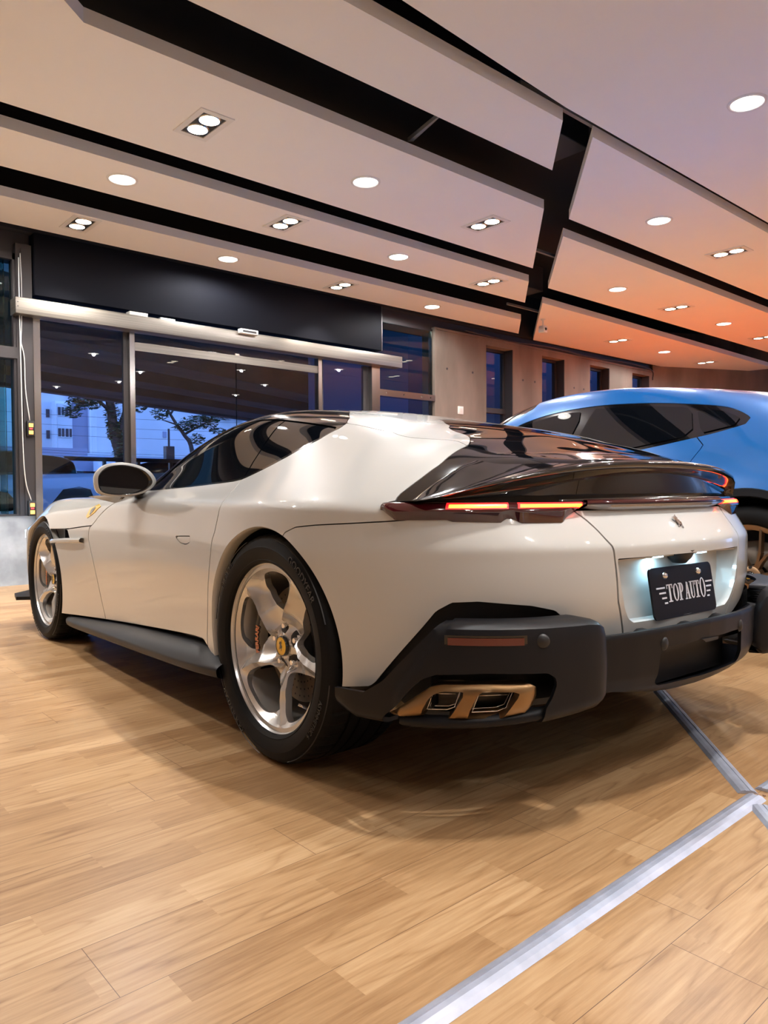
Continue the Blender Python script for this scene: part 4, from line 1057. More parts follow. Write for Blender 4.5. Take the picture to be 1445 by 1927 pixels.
# --- licence plate
pc=(-.905,0,.575)
pl=empty('plate_tmp'); bpy.data.objects.remove(pl)
def plate():
    w,h,rc=.183,.0785,.018; pts=[]
    for cx_,cz_,a in ((w-rc,h-rc,0),(-w+rc,h-rc,90),(-w+rc,-h+rc,180),(w-rc,-h+rc,270)):
        for k in range(6): t=radians(a+k*18); pts.append((cx_+rc*cos(t),cz_+rc*sin(t)))
    o=MB().prism(pts,.006,'x',0).build('licence_plate',M('plate_black',(.003,.003,.005),.35,spec=.25),car,auto=40)
    o.location=(-.912,0,.576); o.rotation_euler=(0,radians(-9.5)*-1,0)
    PT=M('plate_silver_print',(.62,.62,.68),.4)
    g=MB(); X=-.0012
    def bar(y0,y1,z0,z1): g.box(X,X+.0015,-y1,-y0,z0,z1)   # y measured to the right as seen
    def seg(p,q,w): 
        p=np.array(p);q=np.array(q);d=q-p;n=np.array([-d[1],d[0]])/np.linalg.norm(d)*w/2
        poly=[p+n,q+n,q-n,p-n]; g.prism([(-a,b) for a,b in poly],.0015,'x',X)
    H=.054; z0=-.030; th,tn=.0085,.0035
    def T(x,w): bar(x+w/2-th/2,x+w/2+th/2,z0,z0+H); bar(x,x+w,z0+H-tn,z0+H); bar(x,x+tn,z0+H-.013,z0+H); bar(x+w-tn,x+w,z0+H-.013,z0+H); bar(x+w/2-.011,x+w/2+.011,z0,z0+tn)
    def Oo(x,w,hh=H,zz=None):
        zz=z0 if zz is None else zz; n=28; ro=[];ri=[]
        for k in range(n):
            t=2*pi*k/n; ro.append((-(x+w/2+w/2*cos(t)),zz+hh/2+hh/2*sin(t))); ri.append((-(x+w/2+(w/2-th)*cos(t)),zz+hh/2+(hh/2-tn)*sin(t)))
        b=len(g.V); g.V+=[(X,a,c) for a,c in ro]+[(X,a,c) for a,c in ri]; g.F+=[(b+i,b+(i+1)%n,b+n+(i+1)%n,b+n+i) for i in range(n)]
    def Pp(x,w): 
        bar(x+.003,x+.003+th,z0,z0+H); bar(x-.002,x+.016,z0,z0+tn); bar(x-.002,x+.012,z0+H-tn,z0+H)
        n=14; ro=[];ri=[]; hh=H*.55; zc=z0+H-hh/2
        for k in range(n+1):
            t=pi/2-pi*k/n; ro.append((-(x+.012+(w-.012)*cos(t)),zc+hh/2*sin(t))); ri.append((-(x+.012+(w-.012-th)*max(0,cos(t))),zc+(hh/2-tn)*sin(t)))
        b=len(g.V); g.V+=[(X,a,c) for a,c in ro]+[(X,a,c) for a,c in ri]; g.F+=[(b+i,b+i+1,b+n+1+i+1,b+n+1+i) for i in range(n)]
    def A_(x,w): seg((x+w/2-.001,z0+H),(x+.006,z0),tn); seg((x+w/2,z0+H-.002),(x+w-.007,z0),th); bar(x+.009,x+w-.010,z0+H*.32,z0+H*.32+tn); bar(x,x+.012,z0,z0+tn); bar(x+w-.014,x+w,z0,z0+tn)
    def U(x,w):
        bar(x+.002,x+.002+th,z0+.014,z0+H); bar(x+w-.006,x+w-.006+tn,z0+.014,z0+H); bar(x-.002,x+.014,z0+H-tn,z0+H); bar(x+w-.011,x+w+.001,z0+H-tn,z0+H)
        n=12; b=len(g.V); c=x+(w-.0005)/2; 
        for k in range(n+1):
            t=pi+pi*k/n; g.V.append((X,-(c+(w/2-.0022)*cos(t)),z0+.014+.014*sin(t)))
        for k in range(n+1):
            t=pi+pi*k/n; g.V.append((X,-(c+(w/2-.0022-.006)*cos(t)+.001),z0+.014+.010*sin(t)))
        g.F+=[(b+i,b+i+1,b+n+2+i,b+n+1+i) for i in range(n)]
    x=-.098
    T(-.100,.033); Oo(-.066,.032); Pp(-.031,.025)
    A_(.002,.031); U(.035,.027); T(.064,.028)
    Oo(.094,.034,.064,z0-.003)
    for i,(l,r) in enumerate(((.048,.040),(.036,.032),(.026,.023),(.017,.014))):
        zz=z0+H-.006-i*.0155; bar(-.103-.006+i*.002-l+.0,-.103-.006+i*.002,zz-.005,zz); bar(.134,.134+r,zz-.004,zz+.001)
    g.build('plate_lettering',PT,o,fixn=False)
    for y in (-.098,.098):
        MB().lathe([(0,-.008),(.006,-.0075),(.0105,-.003),(.0115,0)],(0,y,.052),'x',16).build('plate_screw',MT['chrome'],o,smooth=True)
plate()
# --- horse emblem on the boot lid
hs=MB(); horse(hs,(0,0,0),.030,'y',.004,-1)
p0=P3((0,5.66)); n0=N3((0,5.66))
hs.V=[(0,x,z) if False else (y,-x*-1,z) for x,y,z in hs.V]
o=hs.build('boot_emblem',MT['chrome'],car,fixn=False); o.location=(p0[0]-.006,0,p0[2]+.002); o.rotation_euler=(0,radians(40),0)
# --- tail light bar: lens following the skin
def lens_strip(us,prof,name,mat,side='both',par=None):
    """prof: list of (v, push) from bottom to top; us along the tail"""
    V=np.array([[P3((u,v))+N3((u,v if v<6.9 else 6.9))*np.array([1,1,.25])*p for v,p in prof(u)] for u in us])
    mb=MB().grid(V)
    if side=='both': mb.mirror_y()
    return mb
def pr_out(u):
    # outer lamps: long dark housing, tapers to the tip
    k=np.interp(u,[2.6,3.1,3.3,4.2,4.4,4.65,4.8,5.7,5.95,6.4,6.9,7.0],[.45,.55,1,1,.55,.55,1,1,.7,.65,.6,.12])
    vlo=np.interp(u,[2.62,3.05,3.35,4.34,4.49,4.61,4.76,5.7,5.8,6.74,6.98],[6.70,6.27,5.84,5.86,6.08,6.08,5.90,5.96,6.05,6.02,6.62])
    vhi=6.93; b=.030*np.interp(u,[2.6,6.2,6.9,7.05],[1,1,.9,.3]); m_=vhi-(vhi-vlo)*.45
    return [(vlo,.001),(vlo+.02,.004),(m_-.05,b*.8),(m_,b),(m_+.06,b*1.03),(vhi-.12,b*1.0),(vhi-.02,b*.75),(vhi+.03,.0)]
us=np.linspace(2.64,7.02,90)
L_=lens_strip(us,pr_out,'x',None,side='one')
tl=None
for sd in (1,-1):
    q=MB().add(L_.V,L_.F)
    if sd<0: q.flip_y()
    o=q.build('tail_light',MT['red_lens'],car,auto=50)
    for (u0,u1,nm) in ((4.60,5.80,'lit_segment'),(2.72,4.40,'lit_segment')):
        def seg_(a,b,v0,v1,push,mat,nm):
            g=MB(); us=np.linspace(a,b,24); G=[]
            for u in us:
                pr=pr_out(u); vv=np.array([p[0] for p in pr]); pp=np.array([p[1] for p in pr]); row=[]
                for v in np.linspace(v0,v1,5): row.append(P3((u,v))+N3((u,min(v,6.9)))*np.array([1,1,.25])*(np.interp(v,vv,pp)+push))
                G.append(row)
            g.grid(np.array(G))
            if sd<0: g.flip_y()
            return g.build(nm,mat,o,smooth=True)
        seg_(u0,u1,6.62,6.90,.0012,MT['lit_red'],nm)
        seg_(u0+.04,u1-.05,6.67,6.83,.0022,MT['lit_or'],'lit_core')
# centre bar between the lamps
us=np.linspace(0,2.60,40)
def pr_c1(u): b=.030; return [(6.80,.012),(6.82,b),(6.90,b*1.05),(6.97,b*.9),(7.0,.0)]
def pr_c2(u):
    w=np.interp(u,[0,1.8,2.3,2.6],[1,1,.75,.5]); return [(6.80-.33*w,.0),(6.80-.30*w,.012),(6.80-.16*w,.028),(6.79,.030),(6.80,.018)]
lens_strip(us,pr_c1,'x',None).build('centre_light_bar',MT['red_lens'],car,auto=50)
lens_strip(us,pr_c2,'x',None).build('light_bar_trim',MT['grey_metal'],car,auto=50)
# --- spoiler
def lip(y):
    Y=[0,.15,.3,.42,.541,.64,.72,.80,.86]
    return np.interp(y,Y,[-.852,-.850,-.842,-.826,-.797,-.757,-.715,-.672,-.640]),np.interp(y,Y,[.980,.979,.973,.962,.945,.924,.903,.880,.866])
ys=np.concatenate([np.linspace(0,.54,18),np.linspace(.56,.855,18)]); rows=[]
def bot(y): # light top edge on the skin
    us=np.linspace(0,6.9,140); Q=[P3((u,6.93)) for u in us]; i=int(np.argmin([abs(q[1]-y) for q in Q])); return Q[i]+N3((us[i],6.9))*np.array([1,1,0])*.018
for y in ys:
    xl,zl=lip(y); b=bot(y); h=max(zl-b[2],.004); k=min(1,h/.09)
    zt=lambda x: max(top(x,y),0)
    fw=xl+.17*k+.02
    rows.append([(b[0]+.02,y,b[2]-.004),(b[0],y,b[2]+.002),(b[0]+.030*k,y,b[2]+h*.25),(b[0]+.040*k,y,b[2]+h*.5),(xl+.022*k,y,zl-h*.26),(xl+.002,y,zl-h*.17),(xl-.003,y,zl-h*.06),(xl+.002,y,zl),(xl+.016,y,zl+.0035*k),(xl+.06*k+.01,y,zt(xl+.06)*.35+zl*.65+.002),(fw,y,zt(fw)+.0012),(fw+.015,y,zt(fw+.015)-.004)])
G=fit_surface(np.array(rows),(1,3),(1,0,0,0),1); 
sm=MB().grid(G).mirror_y()
sm.build('rear_spoiler',MT['gloss_black'],car,auto=60)
# --- lower diffuser: outer pods
PP=[(-.43,1.0),(-.50,.988),(-.62,.955),(-.74,.898),(-.835,.815),(-.905,.715),(-.945,.61),(-.962,.54),(-.958,.497),(-.935,.468),(-.90,.462)]
PPs=np.array(cr(PP,6)); NP=len(PPs)
def pod_pt(s,z,d=0):
    s=min(max(s,0),NP-1.001); i=int(s); p=PPs[i]*(1-(s-i))+PPs[i+1]*(s-i); t=PPs[min(i+1,NP-1)]-PPs[max(i-1,0)]; t/=np.linalg.norm(t); n=np.array([-t[1],t[0]]) # inward
    if np.dot(n,np.array([0,.5])-p)<0: n=-n
    q=p+n*d; return np.array([q[0],q[1],z])
def zb(s): return np.interp(s,[0,6,14,24,40,50,60],[.292,.268,.272,.285,.315,.322,.345])
S_=np.linspace(0,NP-1.01,121); 
def pod_grid():
    rows=[]
    for s in S_:
        b=zb(s); tp=.540-np.interp(s,[40,44,48,51,54,57,60],[0,.004,.014,.028,.05,.075,.10]); r=[]
        r.append((b-.012,.09)); r.append((b-.008,.04)); r.append((b,.014)); r.append((b+.012,.004)); 
        for k in range(1,20): r.append((b+.012+(tp-.012-b-.012)*k/20,.0-.004*sin(pi*k/20)))
        r+=[(tp-.006,.003),(tp,.012),(tp+.004,.03),(tp+.004,.09)]
        rows.append([pod_pt(s,z,d) for z,d in r])
    return np.array(rows)
PG=pod_grid()
# region drawn on the pod in (s, z)
n1,n2=PG.shape[:2]; A=np.zeros((n1*n2,8)); A[:,:3]=PG.reshape(-1,3); A[:,6]=np.repeat(S_,n2)/60.; A[:,7]=A[:,2]
du=np.gradient(PG,axis=0);dv=np.gradient(PG,axis=1);nn=np.cross(du,dv);nn/=np.linalg.norm(nn,axis=2,keepdims=True)+1e-12
F=[(i*n2+j,(i+1)*n2+j,(i+1)*n2+j+1,i*n2+j+1) for i in range(n1-1) for j in range(n2-1)]
if np.dot(nn[n1//2,n2//2],[-1,.6,0])<0: F=[f[::-1] for f in F]; nn=-nn
A[:,3:6]=nn.reshape(-1,3)
PM=Mesh(A,F)
def s_of(x): # pod parameter /60 for a given x on the outer run
    i=int(np.argmin(np.abs(PPs[:50,0]-x))); return i/60.
def sdf2(m,poly):
    poly=np.array(poly); sc=np.array([.75,1.0]); x=m.A[:,6]*sc[0]; y=m.A[:,7]*sc[1]; P=poly*sc; ins=np.zeros(len(x),bool); d=np.full(len(x),9.)
    for i in range(len(P)):
        a=P[i]; b=P[(i+1)%len(P)]; e=b-a
        ins^=((a[1]>y)!=(b[1]>y))&(x<(b[0]-a[0])*(y-a[1])/(b[1]-a[1]+1e-15)+a[0])
        t=np.clip(((x-a[0])*e[0]+(y-a[1])*e[1])/(e@e),0,1); d=np.minimum(d,np.hypot(x-a[0]-t*e[0],y-a[1]-t*e[1]))
    return np.where(ins,d,-d)
# the inner panel stands proud of the outer frame band
PNL=[(x/60,z) for x,z in [(12.4,.20),(12.9,.356),(18.3,.522),(19.0,.530),(20.0,.60),(36,.60),(60,.60),(60,.2)]]
dp=sdf2(PM,PNL); kk=np.clip(dp/.010+.5,0,1); PM.A[:,:3]+=PM.A[:,3:6]*(.007*(kk*kk*(3-2*kk)))[:,None]
PGA=A.copy(); PGF=list(PM.F)
# upper-left is cut away along the white bumper edge
dg_=[(-.2,.335),(s_of(-.53),.345),(s_of(-.60),.385),(s_of(-.70),.50),(s_of(-.735),.545),(s_of(-.74),.7),(-.2,.7)]
PM=clip(PM,-sdf2(PM,dg_))
# exhaust opening
ex=[(9.5/60,.20),(10.8/60,.286),(13.4/60,.337),(14.9/60,.376),(16.2/60,.404),(18/60,.420),(23.8/60,.428),(31.8/60,.424),(32.8/60,.411),(33.1/60,.394),(32.4/60,.358),(31.5/60,.330),(31/60,.2)]
PM=clip(PM,-sdf2(PM,ex))
V,F,NN=thicken(PM,.012)
for sd in (1,-1):
    q=MB(); q.V=[tuple(v*np.array([1,sd,1])) for v in V]; q.F=F if sd>0 else [f[::-1] for f in F]
    q.build('diffuser_pod',MT['satin_black'],car,auto=38,fixn=False)
    # reflector, sensor
    def patch(s0,s1,z0,z1,d,name,mat,par=car):
        g=MB(); g.grid(np.array([[pod_pt(s,z,d) for z in (z0,z0+.002,z1-.002,z1)] for s in np.linspace(s0,s1,14)]))
        if sd<0: g.flip_y()
        return g.build(name,mat,par,smooth=True)
    a,b=s_of(-.753)*60,s_of(-.895)*60
    patch(a,b,.492,.523,-.0085,'reflector_surround',MT['gloss_black']); patch(a+.4,b-.4,.498,.517,-.0115,'rear_reflector',MT['reflector'])
    p=pod_pt(s_of(-.915)*60,.506,-.0105); mb=MB().lathe([(0,-.004),(.014,-.003),(.017,.0),(.019,.004)],(0,0,0),'x',20)
    if sd<0: pass
    o=mb.build('parking_sensor',MT['blk_pl'],car,smooth=True); o.location=(p[0],p[1]*sd,p[2]); o.rotation_euler=(0,0,radians(-45*sd))
    # black housing behind the exhaust
    g=MB(); g.grid(np.array([[pod_pt(s,z,.12) for z in (.32,.36,.46,.52)] for s in np.linspace(17,43,20)]))
    for s in (17,43): g.add([pod_pt(s,.32,.02),pod_pt(s,.45,.02),pod_pt(s,.45,.12),pod_pt(s,.32,.12)],[(0,1,2,3)])
    g.add([pod_pt(s,.43,.012) for s in np.linspace(17,43,12)]+[pod_pt(s,.43,.12) for s in np.linspace(17,43,12)],[(i,i+1,13+i,12+i) for i in range(11)])
    if sd<0: g.flip_y()
    g.build('exhaust_housing',MT['carbon'],car)
    # bronze tailpipe surround, cut from the pod's own curve
    EO=[(11.0,.279),(11.7,.299),(13.6,.328),(15.7,.361),(17.0,.382),(18.4,.391),(23.8,.396),(29.7,.395),(30.5,.386),(30.6,.366),(29.9,.335),(29.0,.318),(26.8,.309),(26.2,.300),(20.2,.299),(19.0,.299),(19.4,.314),(16.7,.309),(15.2,.297),(13.6,.282),(11.6,.270)]
    HL=[(15.9,.312),(16.8,.349),(17.6,.368),(18.8,.376),(21.3,.377),(21.2,.366),(20.0,.322),(19.3,.300),(16.5,.300)]
    HR=[(21.6,.300),(21.9,.325),(22.9,.369),(23.6,.379),(27.9,.377),(28.2,.369),(26.6,.325),(25.8,.300)]
    q_=Mesh(PGA.copy(),list(PGF)); sc=lambda P:[(x/60,z) for x,z in P]
    q_=clip(q_,sdf2(q_,sc(EO))); q_=clip(q_,-sdf2(q_,sc(HL))); q_=clip(q_,-sdf2(q_,sc(HR)))
    do=sdf2(q_,sc(EO)); q_.A[:,:3]-=q_.A[:,3:6]*(.018-.010*np.clip(do/.016,0,1)**.6+ (q_.A[:,7]<.31)*.012*np.clip((.31-q_.A[:,7])/.04,0,1))[:,None]
    V2_,F2_,_n=thicken(q_,.035); g=MB(); g.V=[tuple(v*np.array([1,sd,1])) for v in V2_]; g.F=F2_ if sd>0 else [f[::-1] for f in F2_]
    ex_o=g.build('exhaust_surround',MT['bronze'],car,auto=45,fixn=False)
    for xa,xb,lo in ((16.3,21.0,.306),(22.2,27.9,.318)):
        g=MB(); dz=.0
        for dd,k in ((.026,0),(.050,.006)):
            w=xb-xa; q=[(xa+1.0,.371-k),(xb-.3,.374-k),(xb-w*.22,.330+k*.4),(xb-w*.42,.322+k*.4),(xa,.318+k*.4)]
            g.tube([tuple(pod_pt(s,z,dd)) for s,z in q],.0022,6,closed=True)
        g.tube([tuple(pod_pt(xa+.7,.360,.03)),tuple(pod_pt(xb-.9,.363,.03))],.0016,6)
        if sd<0: g.flip_y()
        g.build('exhaust_tip',MT['chrome'],ex_o,smooth=True)
        g=MB().add([pod_pt(xa,.385,.08),pod_pt(xb,.388,.08),pod_pt(xb,.30,.08),pod_pt(xa,.30,.08)],[(0,1,2,3)])
        if sd<0: g.flip_y()
        g.build('exhaust_bore',MT['exh_in'],ex_o)
    # lower lip under the exhaust
    g=MB(); g.grid(np.array([[pod_pt(s,zb(s)+.028+.0,.03),pod_pt(s,zb(s)+.020,.012),pod_pt(s,zb(s)+.004,.008),pod_pt(s,zb(s)-.008,.03),pod_pt(s,zb(s)-.008,.10)] for s in np.linspace(13,44,24)]))
    if sd<0: g.flip_y()
    g.build('diffuser_lower_lip',MT['satin_black'],car,smooth=True)
# mesh grilles between bumper and pods
HX=M('hex_mesh',(.006,.006,.007),.5)
N,L,b=nodes(HX); t=N.new('ShaderNodeTexCoord'); v=N.new('ShaderNodeTexVoronoi'); v.inputs['Scale'].default_value=140; v.inputs['Randomness'].default_value=.15; bp=N.new('ShaderNodeBump'); bp.inputs['Strength'].default_value=1; bp.inputs['Distance'].default_value=.004
L.new(t.outputs['Object'],v.inputs['Vector']); L.new(v.outputs['Distance'],bp.inputs['Height']); L.new(bp.outputs[0],b.inputs['Normal'])
m=base_mesh(); m,_=cut(m,[(7.3,1.2)]+wl[1:15]+[(2.4,1.5),(7.3,1.0)],0)
panel('side_grille',m,HX,'pair',.003,-.035)
m=base_mesh(); m,_=cut(m,low_poly,0); m=clip(m,m.A[:,2]-.25)
panel('lower_body',m,MT['carbon'],'both',.003,-.05)
# --- centre section
CPX=[(0,-.998),(.10,-.995),(.227,-.983),(.33,-.962),(.40,-.942),(.449,-.925),(.475,-.905)]
cy=np.array([p[0] for p in CPX]); cx_=np.array([p[1] for p in CPX])
ys=np.linspace(0,.47,36); 
def cpt(y,z):
    x=np.interp(y,cy,cx_); zb_=np.interp(y,[0,.15,.3,.45],[.298,.300,.315,.345]); tuck=np.interp(z,[.29,.32,.36,.49],[.05,.02,.006,0]); return np.array([x+tuck,y,z])
ztop=lambda y: np.interp(y,[0,.25,.449],[.492,.489,.482]); zbt=lambda y: np.interp(y,[0,.15,.3,.47],[.290,.293,.310,.335])
rows=[]
for y in ys:
    zt,zl=ztop(y),zbt(y); r=[(cpt(y,zt)+np.array([.09,0,-.05])),(cpt(y,zt)+np.array([.035,0,-.012])),(cpt(y,zt)+np.array([.016,0,.003])),cpt(y,zt)+np.array([.004,0,.003])]
    for k in range(0,26): r.append(cpt(y,zt-.004-(zt-.004-zl)*k/25))
    r+=[cpt(y,zl)+np.array([.03,0,-.006]),cpt(y,zl)+np.array([.2,0,-.01])]
    rows.append(r)
CG=np.array(rows); n1,n2=CG.shape[:2]; A=np.zeros((n1*n2,8)); A[:,:3]=CG.reshape(-1,3); A[:,6]=A[:,1]/.75; A[:,7]=A[:,2]; A[:,3]=-1
F=[(i*n2+j,(i+1)*n2+j,(i+1)*n2+j+1,i*n2+j+1) for i in range(n1-1) for j in range(n2-1)]
CM=Mesh(A,F); f=F[10]; nv=np.cross(A[f[1],:3]-A[f[0],:3],A[f[2],:3]-A[f[0],:3])
if nv[0]>0: CM.F=[q[::-1] for q in F]
hole=[(-.6,.318),(.235/.75,.322),(.252/.75,.335),(.240/.75,.43),(.225/.75,.437),(-.6,.437)]
CM=clip(CM,-np.where(CM.A[:,0]<-.90,sdf2(CM,hole),-1.))
V,F,NN=thicken(CM,.012)
q=MB(); q.V=[tuple(v) for v in V]; q.F=F; q.mirror_y(); q.build('diffuser_centre',MT['satin_black'],car,auto=40,fixn=False)
MB().box(-.90,-.80,-.27,.27,.30,.45).build('diffuser_void',MT['carbon'],car)
for y in (-.227,.227):
    p=cpt(abs(y),.447); o=MB().lathe([(0,-.005),(.011,-.004),(.015,.0),(.017,.004)],(0,0,0),'x',20).build('parking_sensor',MT['blk_pl'],car,smooth=True); o.location=(p[0]-.001,y,p[2]); o.rotation_euler=(0,0,radians(-8 if y>0 else 8)); o.scale=(1,.9,1.25)
MB().prism([(-.045,.428),(.03,.428),(.05,.440),(-.045,.436)],.003,'x',-1.0).build('latch_slot',MT['blk_pl'],car)
# shelf with scoops between lip and bumper
MB().box(-.925,-.84,-.38,.38,.40,.44).build('diffuser_shelf',MT['carbon'],car)
for y in (-.19,.02,.24):
    g=MB(); G=[]
    for k in range(8):
        t=k/7; G.append([(-.905-.06*t,y-.07+.14*j/5,.452+.032*sin(pi*j/5)*(1-t*.4)+.006*t) for j in range(6)])
    g.grid(np.array(G)); g.build('diffuser_scoop',MT['satin_black'],car,smooth=True)

# ================================================================== OTHER CARS (shared builder)
def sd_xz(m,poly):
    P=np.array(poly,float); x=m.A[:,0]; y=m.A[:,2]; ins=np.zeros(len(x),bool); d=np.full(len(x),9.)
    for i in range(len(P)):
        a=P[i]; b=P[(i+1)%len(P)]; e=b-a
        ins^=((a[1]>y)!=(b[1]>y))&(x<(b[0]-a[0])*(y-a[1])/(b[1]-a[1]+1e-15)+a[0])
        t=np.clip(((x-a[0])*e[0]+(y-a[1])*e[1])/(e@e),0,1); d=np.minimum(d,np.hypot(x-a[0]-t*e[0],y-a[1]-t*e[1]))
    return np.where(ins,d,-d)
def sheet(name,m,mat,root,mode='pair',push=0,t=.006):
    V,F,NN=thicken(m,t,push); mv=V*[1,-1,1]; mf=[f[::-1] for f in F]; mn=[None if q is None else q*np.array([1,-1,1]) for q in NN]
    def emit(V,F,NN):
        fn=np.zeros((len(V),3))
        for f in F:
            n=np.cross(V[f[1]]-V[f[0]],V[f[2]]-V[f[0]]); l=np.linalg.norm(n)
            if l>0:
                for i in f: fn[i]+=n/l
        l=np.linalg.norm(fn,axis=1); l[l==0]=1; fn/=l[:,None]
        for i,q in enumerate(NN):
            if q is not None: fn[i]=q
        o=ob(name,V,F,mat,root,smooth=True); o.data.normals_split_custom_set_from_vertices([tuple(q) for q in fn]); return o
    if mode=='both': return [emit(np.vstack([V,mv]),F+[tuple(i+len(V) for i in f) for f in mf],NN+mn)]
    return [emit(V,F,NN),emit(mv,mf,mn)]
def suv_body(ST,root,paint,wins,seams,arches,zlow,wb,roof_mat=None,glass=None,sub=(10,6),windscreen=None,lower=None):
    X=sorted(ST); G=np.array([[ (x,*p) for p in ST[x]] for x in X],float); S=fit_surface(G,sub,(0,0,0,1),3)
    n1,n2=S.shape[:2]; N=grid_normals(S)
    if N[n1//2,n2//4,1]<0: N=-N
    N[:,-1,1]=0; N/=np.linalg.norm(N,axis=2,keepdims=True)+1e-12
    A=np.concatenate([S.reshape(-1,3),N.reshape(-1,3),S[:,:,[0]].reshape(-1,1),S[:,:,[2]].reshape(-1,1)],1)
    F=[(i*n2+j,(i+1)*n2+j,(i+1)*n2+j+1,i*n2+j+1) for i in range(n1-1) for j in range(n2-1)]
    f=F[(n1//2)*(n2-1)+n2//4]; P=A[:,:3]
    if np.cross(P[f[1]]-P[f[0]],P[f[2]]-P[f[0]])[1]<0: F=[q[::-1] for q in F]
    m=Mesh(A,F); core=Mesh(A.copy(),list(F))
    for cx,cz,r in arches:
        p=m.A; m=clip(m,np.where(p[:,1]>.45,np.hypot(p[:,0]-cx,p[:,2]-cz)-r,1.)); p=core.A; core=clip(core,np.where(p[:,1]>.45,np.hypot(p[:,0]-cx,p[:,2]-cz)-r-.01,1.))
    m=clip(m,m.A[:,2]-zlow)
    if windscreen:
        p=m.A; q=np.where((m.A[:,5]>.25)|True,sd_xz(m,windscreen),-1.)
        f_=np.minimum(q,(np.interp(m.A[:,2],[1.0,1.6],[.78,.56])-np.abs(m.A[:,1]))); 
        ws,m=clip(m,f_),clip(m,-f_); sheet('windscreen',ws,glass,root,'both',-.004)
    for nm,poly,gp in wins:
        f_=sd_xz(m,poly); w=clip(m,np.where(m.A[:,1]>.3,f_-gp,-1)); m=clip(m,np.where(m.A[:,1]>.3,-f_-gp*0,1)); sheet(nm,w,glass,root,'pair',-.004)
    for nm,poly in seams:
        f_=sd_xz(m,poly); g=np.where(m.A[:,1]>.5,f_,-1.); w=clip(m,g-.0025); m=clip(m,-g-.0025); sheet(nm,w,paint,root,'pair')
    if lower:
        f_=m.A[:,2]-lower[0]; w=clip(m,-f_); m=clip(m,f_); sheet('lower_cladding',w,lower[1],root,'both')
    sheet('body_shell',m,paint,root,'both')
    sheet('inner_body',core,MT['carbon'],root,'both',-.03,.002)
    return S
def simple_wheel(root,x,y,R,W,rim,sd,spokes=10,style='y',rotd=0,detail=True):
    w=MB(); rr=R-.105
    # rim ring
    w.lathe([(rr-.028,-.018),(rr-.010,-.004),(rr,.0),(rr+.004,-.004),(rr+.002,-.03),(rr-.03,-.05),(rr-.035,-.2)],(0,0,0),'y',64)
    for k in range(spokes):
        a=2*pi*k/spokes+radians(rotd)
        def P(r,da,y): return (-r*cos(a+da),y,r*sin(a+da))
        if style=='y':
            for s in (1,-1):
                o=.012
                pts=[P(.045,s*.10,-.050),P(.10,s*.075,-.036),P(.155,s*.12,-.022),P(rr-.012,s*.27*.28/rr,-.008)]
                for i in range(3):
                    (x0,y0,z0),(x1,y1,z1)=pts[i],pts[i+1]; d=np.array([x1-x0,0,z1-z0]); n=np.array([-d[2],0,d[0]])/np.linalg.norm(d)*(.0085-.001*i)
                    a0=np.array([x0,y0,z0]);a1=np.array([x1,y1,z1]); dd=np.array([0,-.035,0])
                    w.add([a0-n,a0+n,a1+n,a1-n,a0-n*1.5+dd,a0+n*1.5+dd,a1+n*1.5+dd,a1-n*1.5+dd],[(0,1,2,3),(0,4,5,1),(1,5,6,2),(2,6,7,3),(3,7,4,0)])
        else:
            p0,p1=np.array(P(.05,0,-.035)),np.array(P(rr-.01,0,-.01)); d=p1-p0; n=np.array([-d[2],0,d[0]])/np.linalg.norm(d); dd=np.array([0,-.03,0])
            w.add([p0-n*.03,p0+n*.03,p1+n*.022,p1-n*.022,p0-n*.035+dd,p0+n*.035+dd,p1+n*.03+dd,p1-n*.03+dd],[(0,1,2,3),(0,4,5,1),(1,5,6,2),(2,6,7,3),(3,7,4,0)])
    w.lathe([(0,-.030),(.045,-.032),(.062,-.042),(.066,-.09)],(0,0,0),'y',32)
    if sd<0: w.flip_y()
    o=w.build('wheel',rim,root,auto=35); o.location=(x,y*sd,R)
    t=MB().lathe([(rr+.002,-.01),(rr+.012,.008),(rr+.045,.016),(rr+.075,.012),(R-.008,-.010),(R,-.03),(R,-W+.05),(R-.03,-W+.02),(rr,-W+.03)],(0,0,0),'y',96)
    if sd<0: t.flip_y()
    t.build('tyre',MT['rubber'],o,smooth=True)
    t=MB().lathe([(.07,-.12),(.20,-.11),(.205,-.14),(.07,-.14)],(0,0,0),'y',48)
    if sd<0: t.flip_y()
    t.build('brake_disc',MT['disc'],o,smooth=True)
    t=MB().lathe([(rr-.03,-.19),(0,-.2)],(0,0,0),'y',48)
    if sd<0: t.flip_y()
    t.build('wheel_back',MT['carbon'],o)
    if detail:
        t=MB().lathe([(0,-.020),(.030,-.021),(.036,-.026),(.036,-.04)],(0,0,0),'y',28)
        if sd<0: t.flip_y()
        t.build('centre_cap',MT['gloss_black'],o,smooth=True)
        g=MB(); sh=[(-.016,.016),(.016,.016),(.017,.004),(.010,-.012),(0,-.020),(-.010,-.012),(-.017,.004)]
        g.prism(sh,.0012,'y',-.0195); 
        g2=MB().prism([(-.010,-.007),(-.006,.002),(-.002,.010),(.003,.006),(.009,.004),(.010,-.004),(.006,-.009),(0,-.007)],.002,'y',-.0192)
        if sd<0: g.flip_y(); g2.flip_y()
        g.build('cap_shield',MT['gloss_black'],o); g2.build('cap_emblem',M('emblem_gold',(.75,.50,.10),.3,.8) if 'emblem_gold' not in bpy.data.materials else bpy.data.materials['emblem_gold'],o)
        for q in range(5):
            a=2*pi*q/5+.3; t=MB().lathe([(0,-.034),(.008,-.034),(.0105,-.040),(.0105,-.05)],(-.056*cos(a),0,.056*sin(a)),'y',10)
            if sd<0: t.flip_y()
            t.build('wheel_nut',MT['blk_pl'],o,auto=30)
    return o
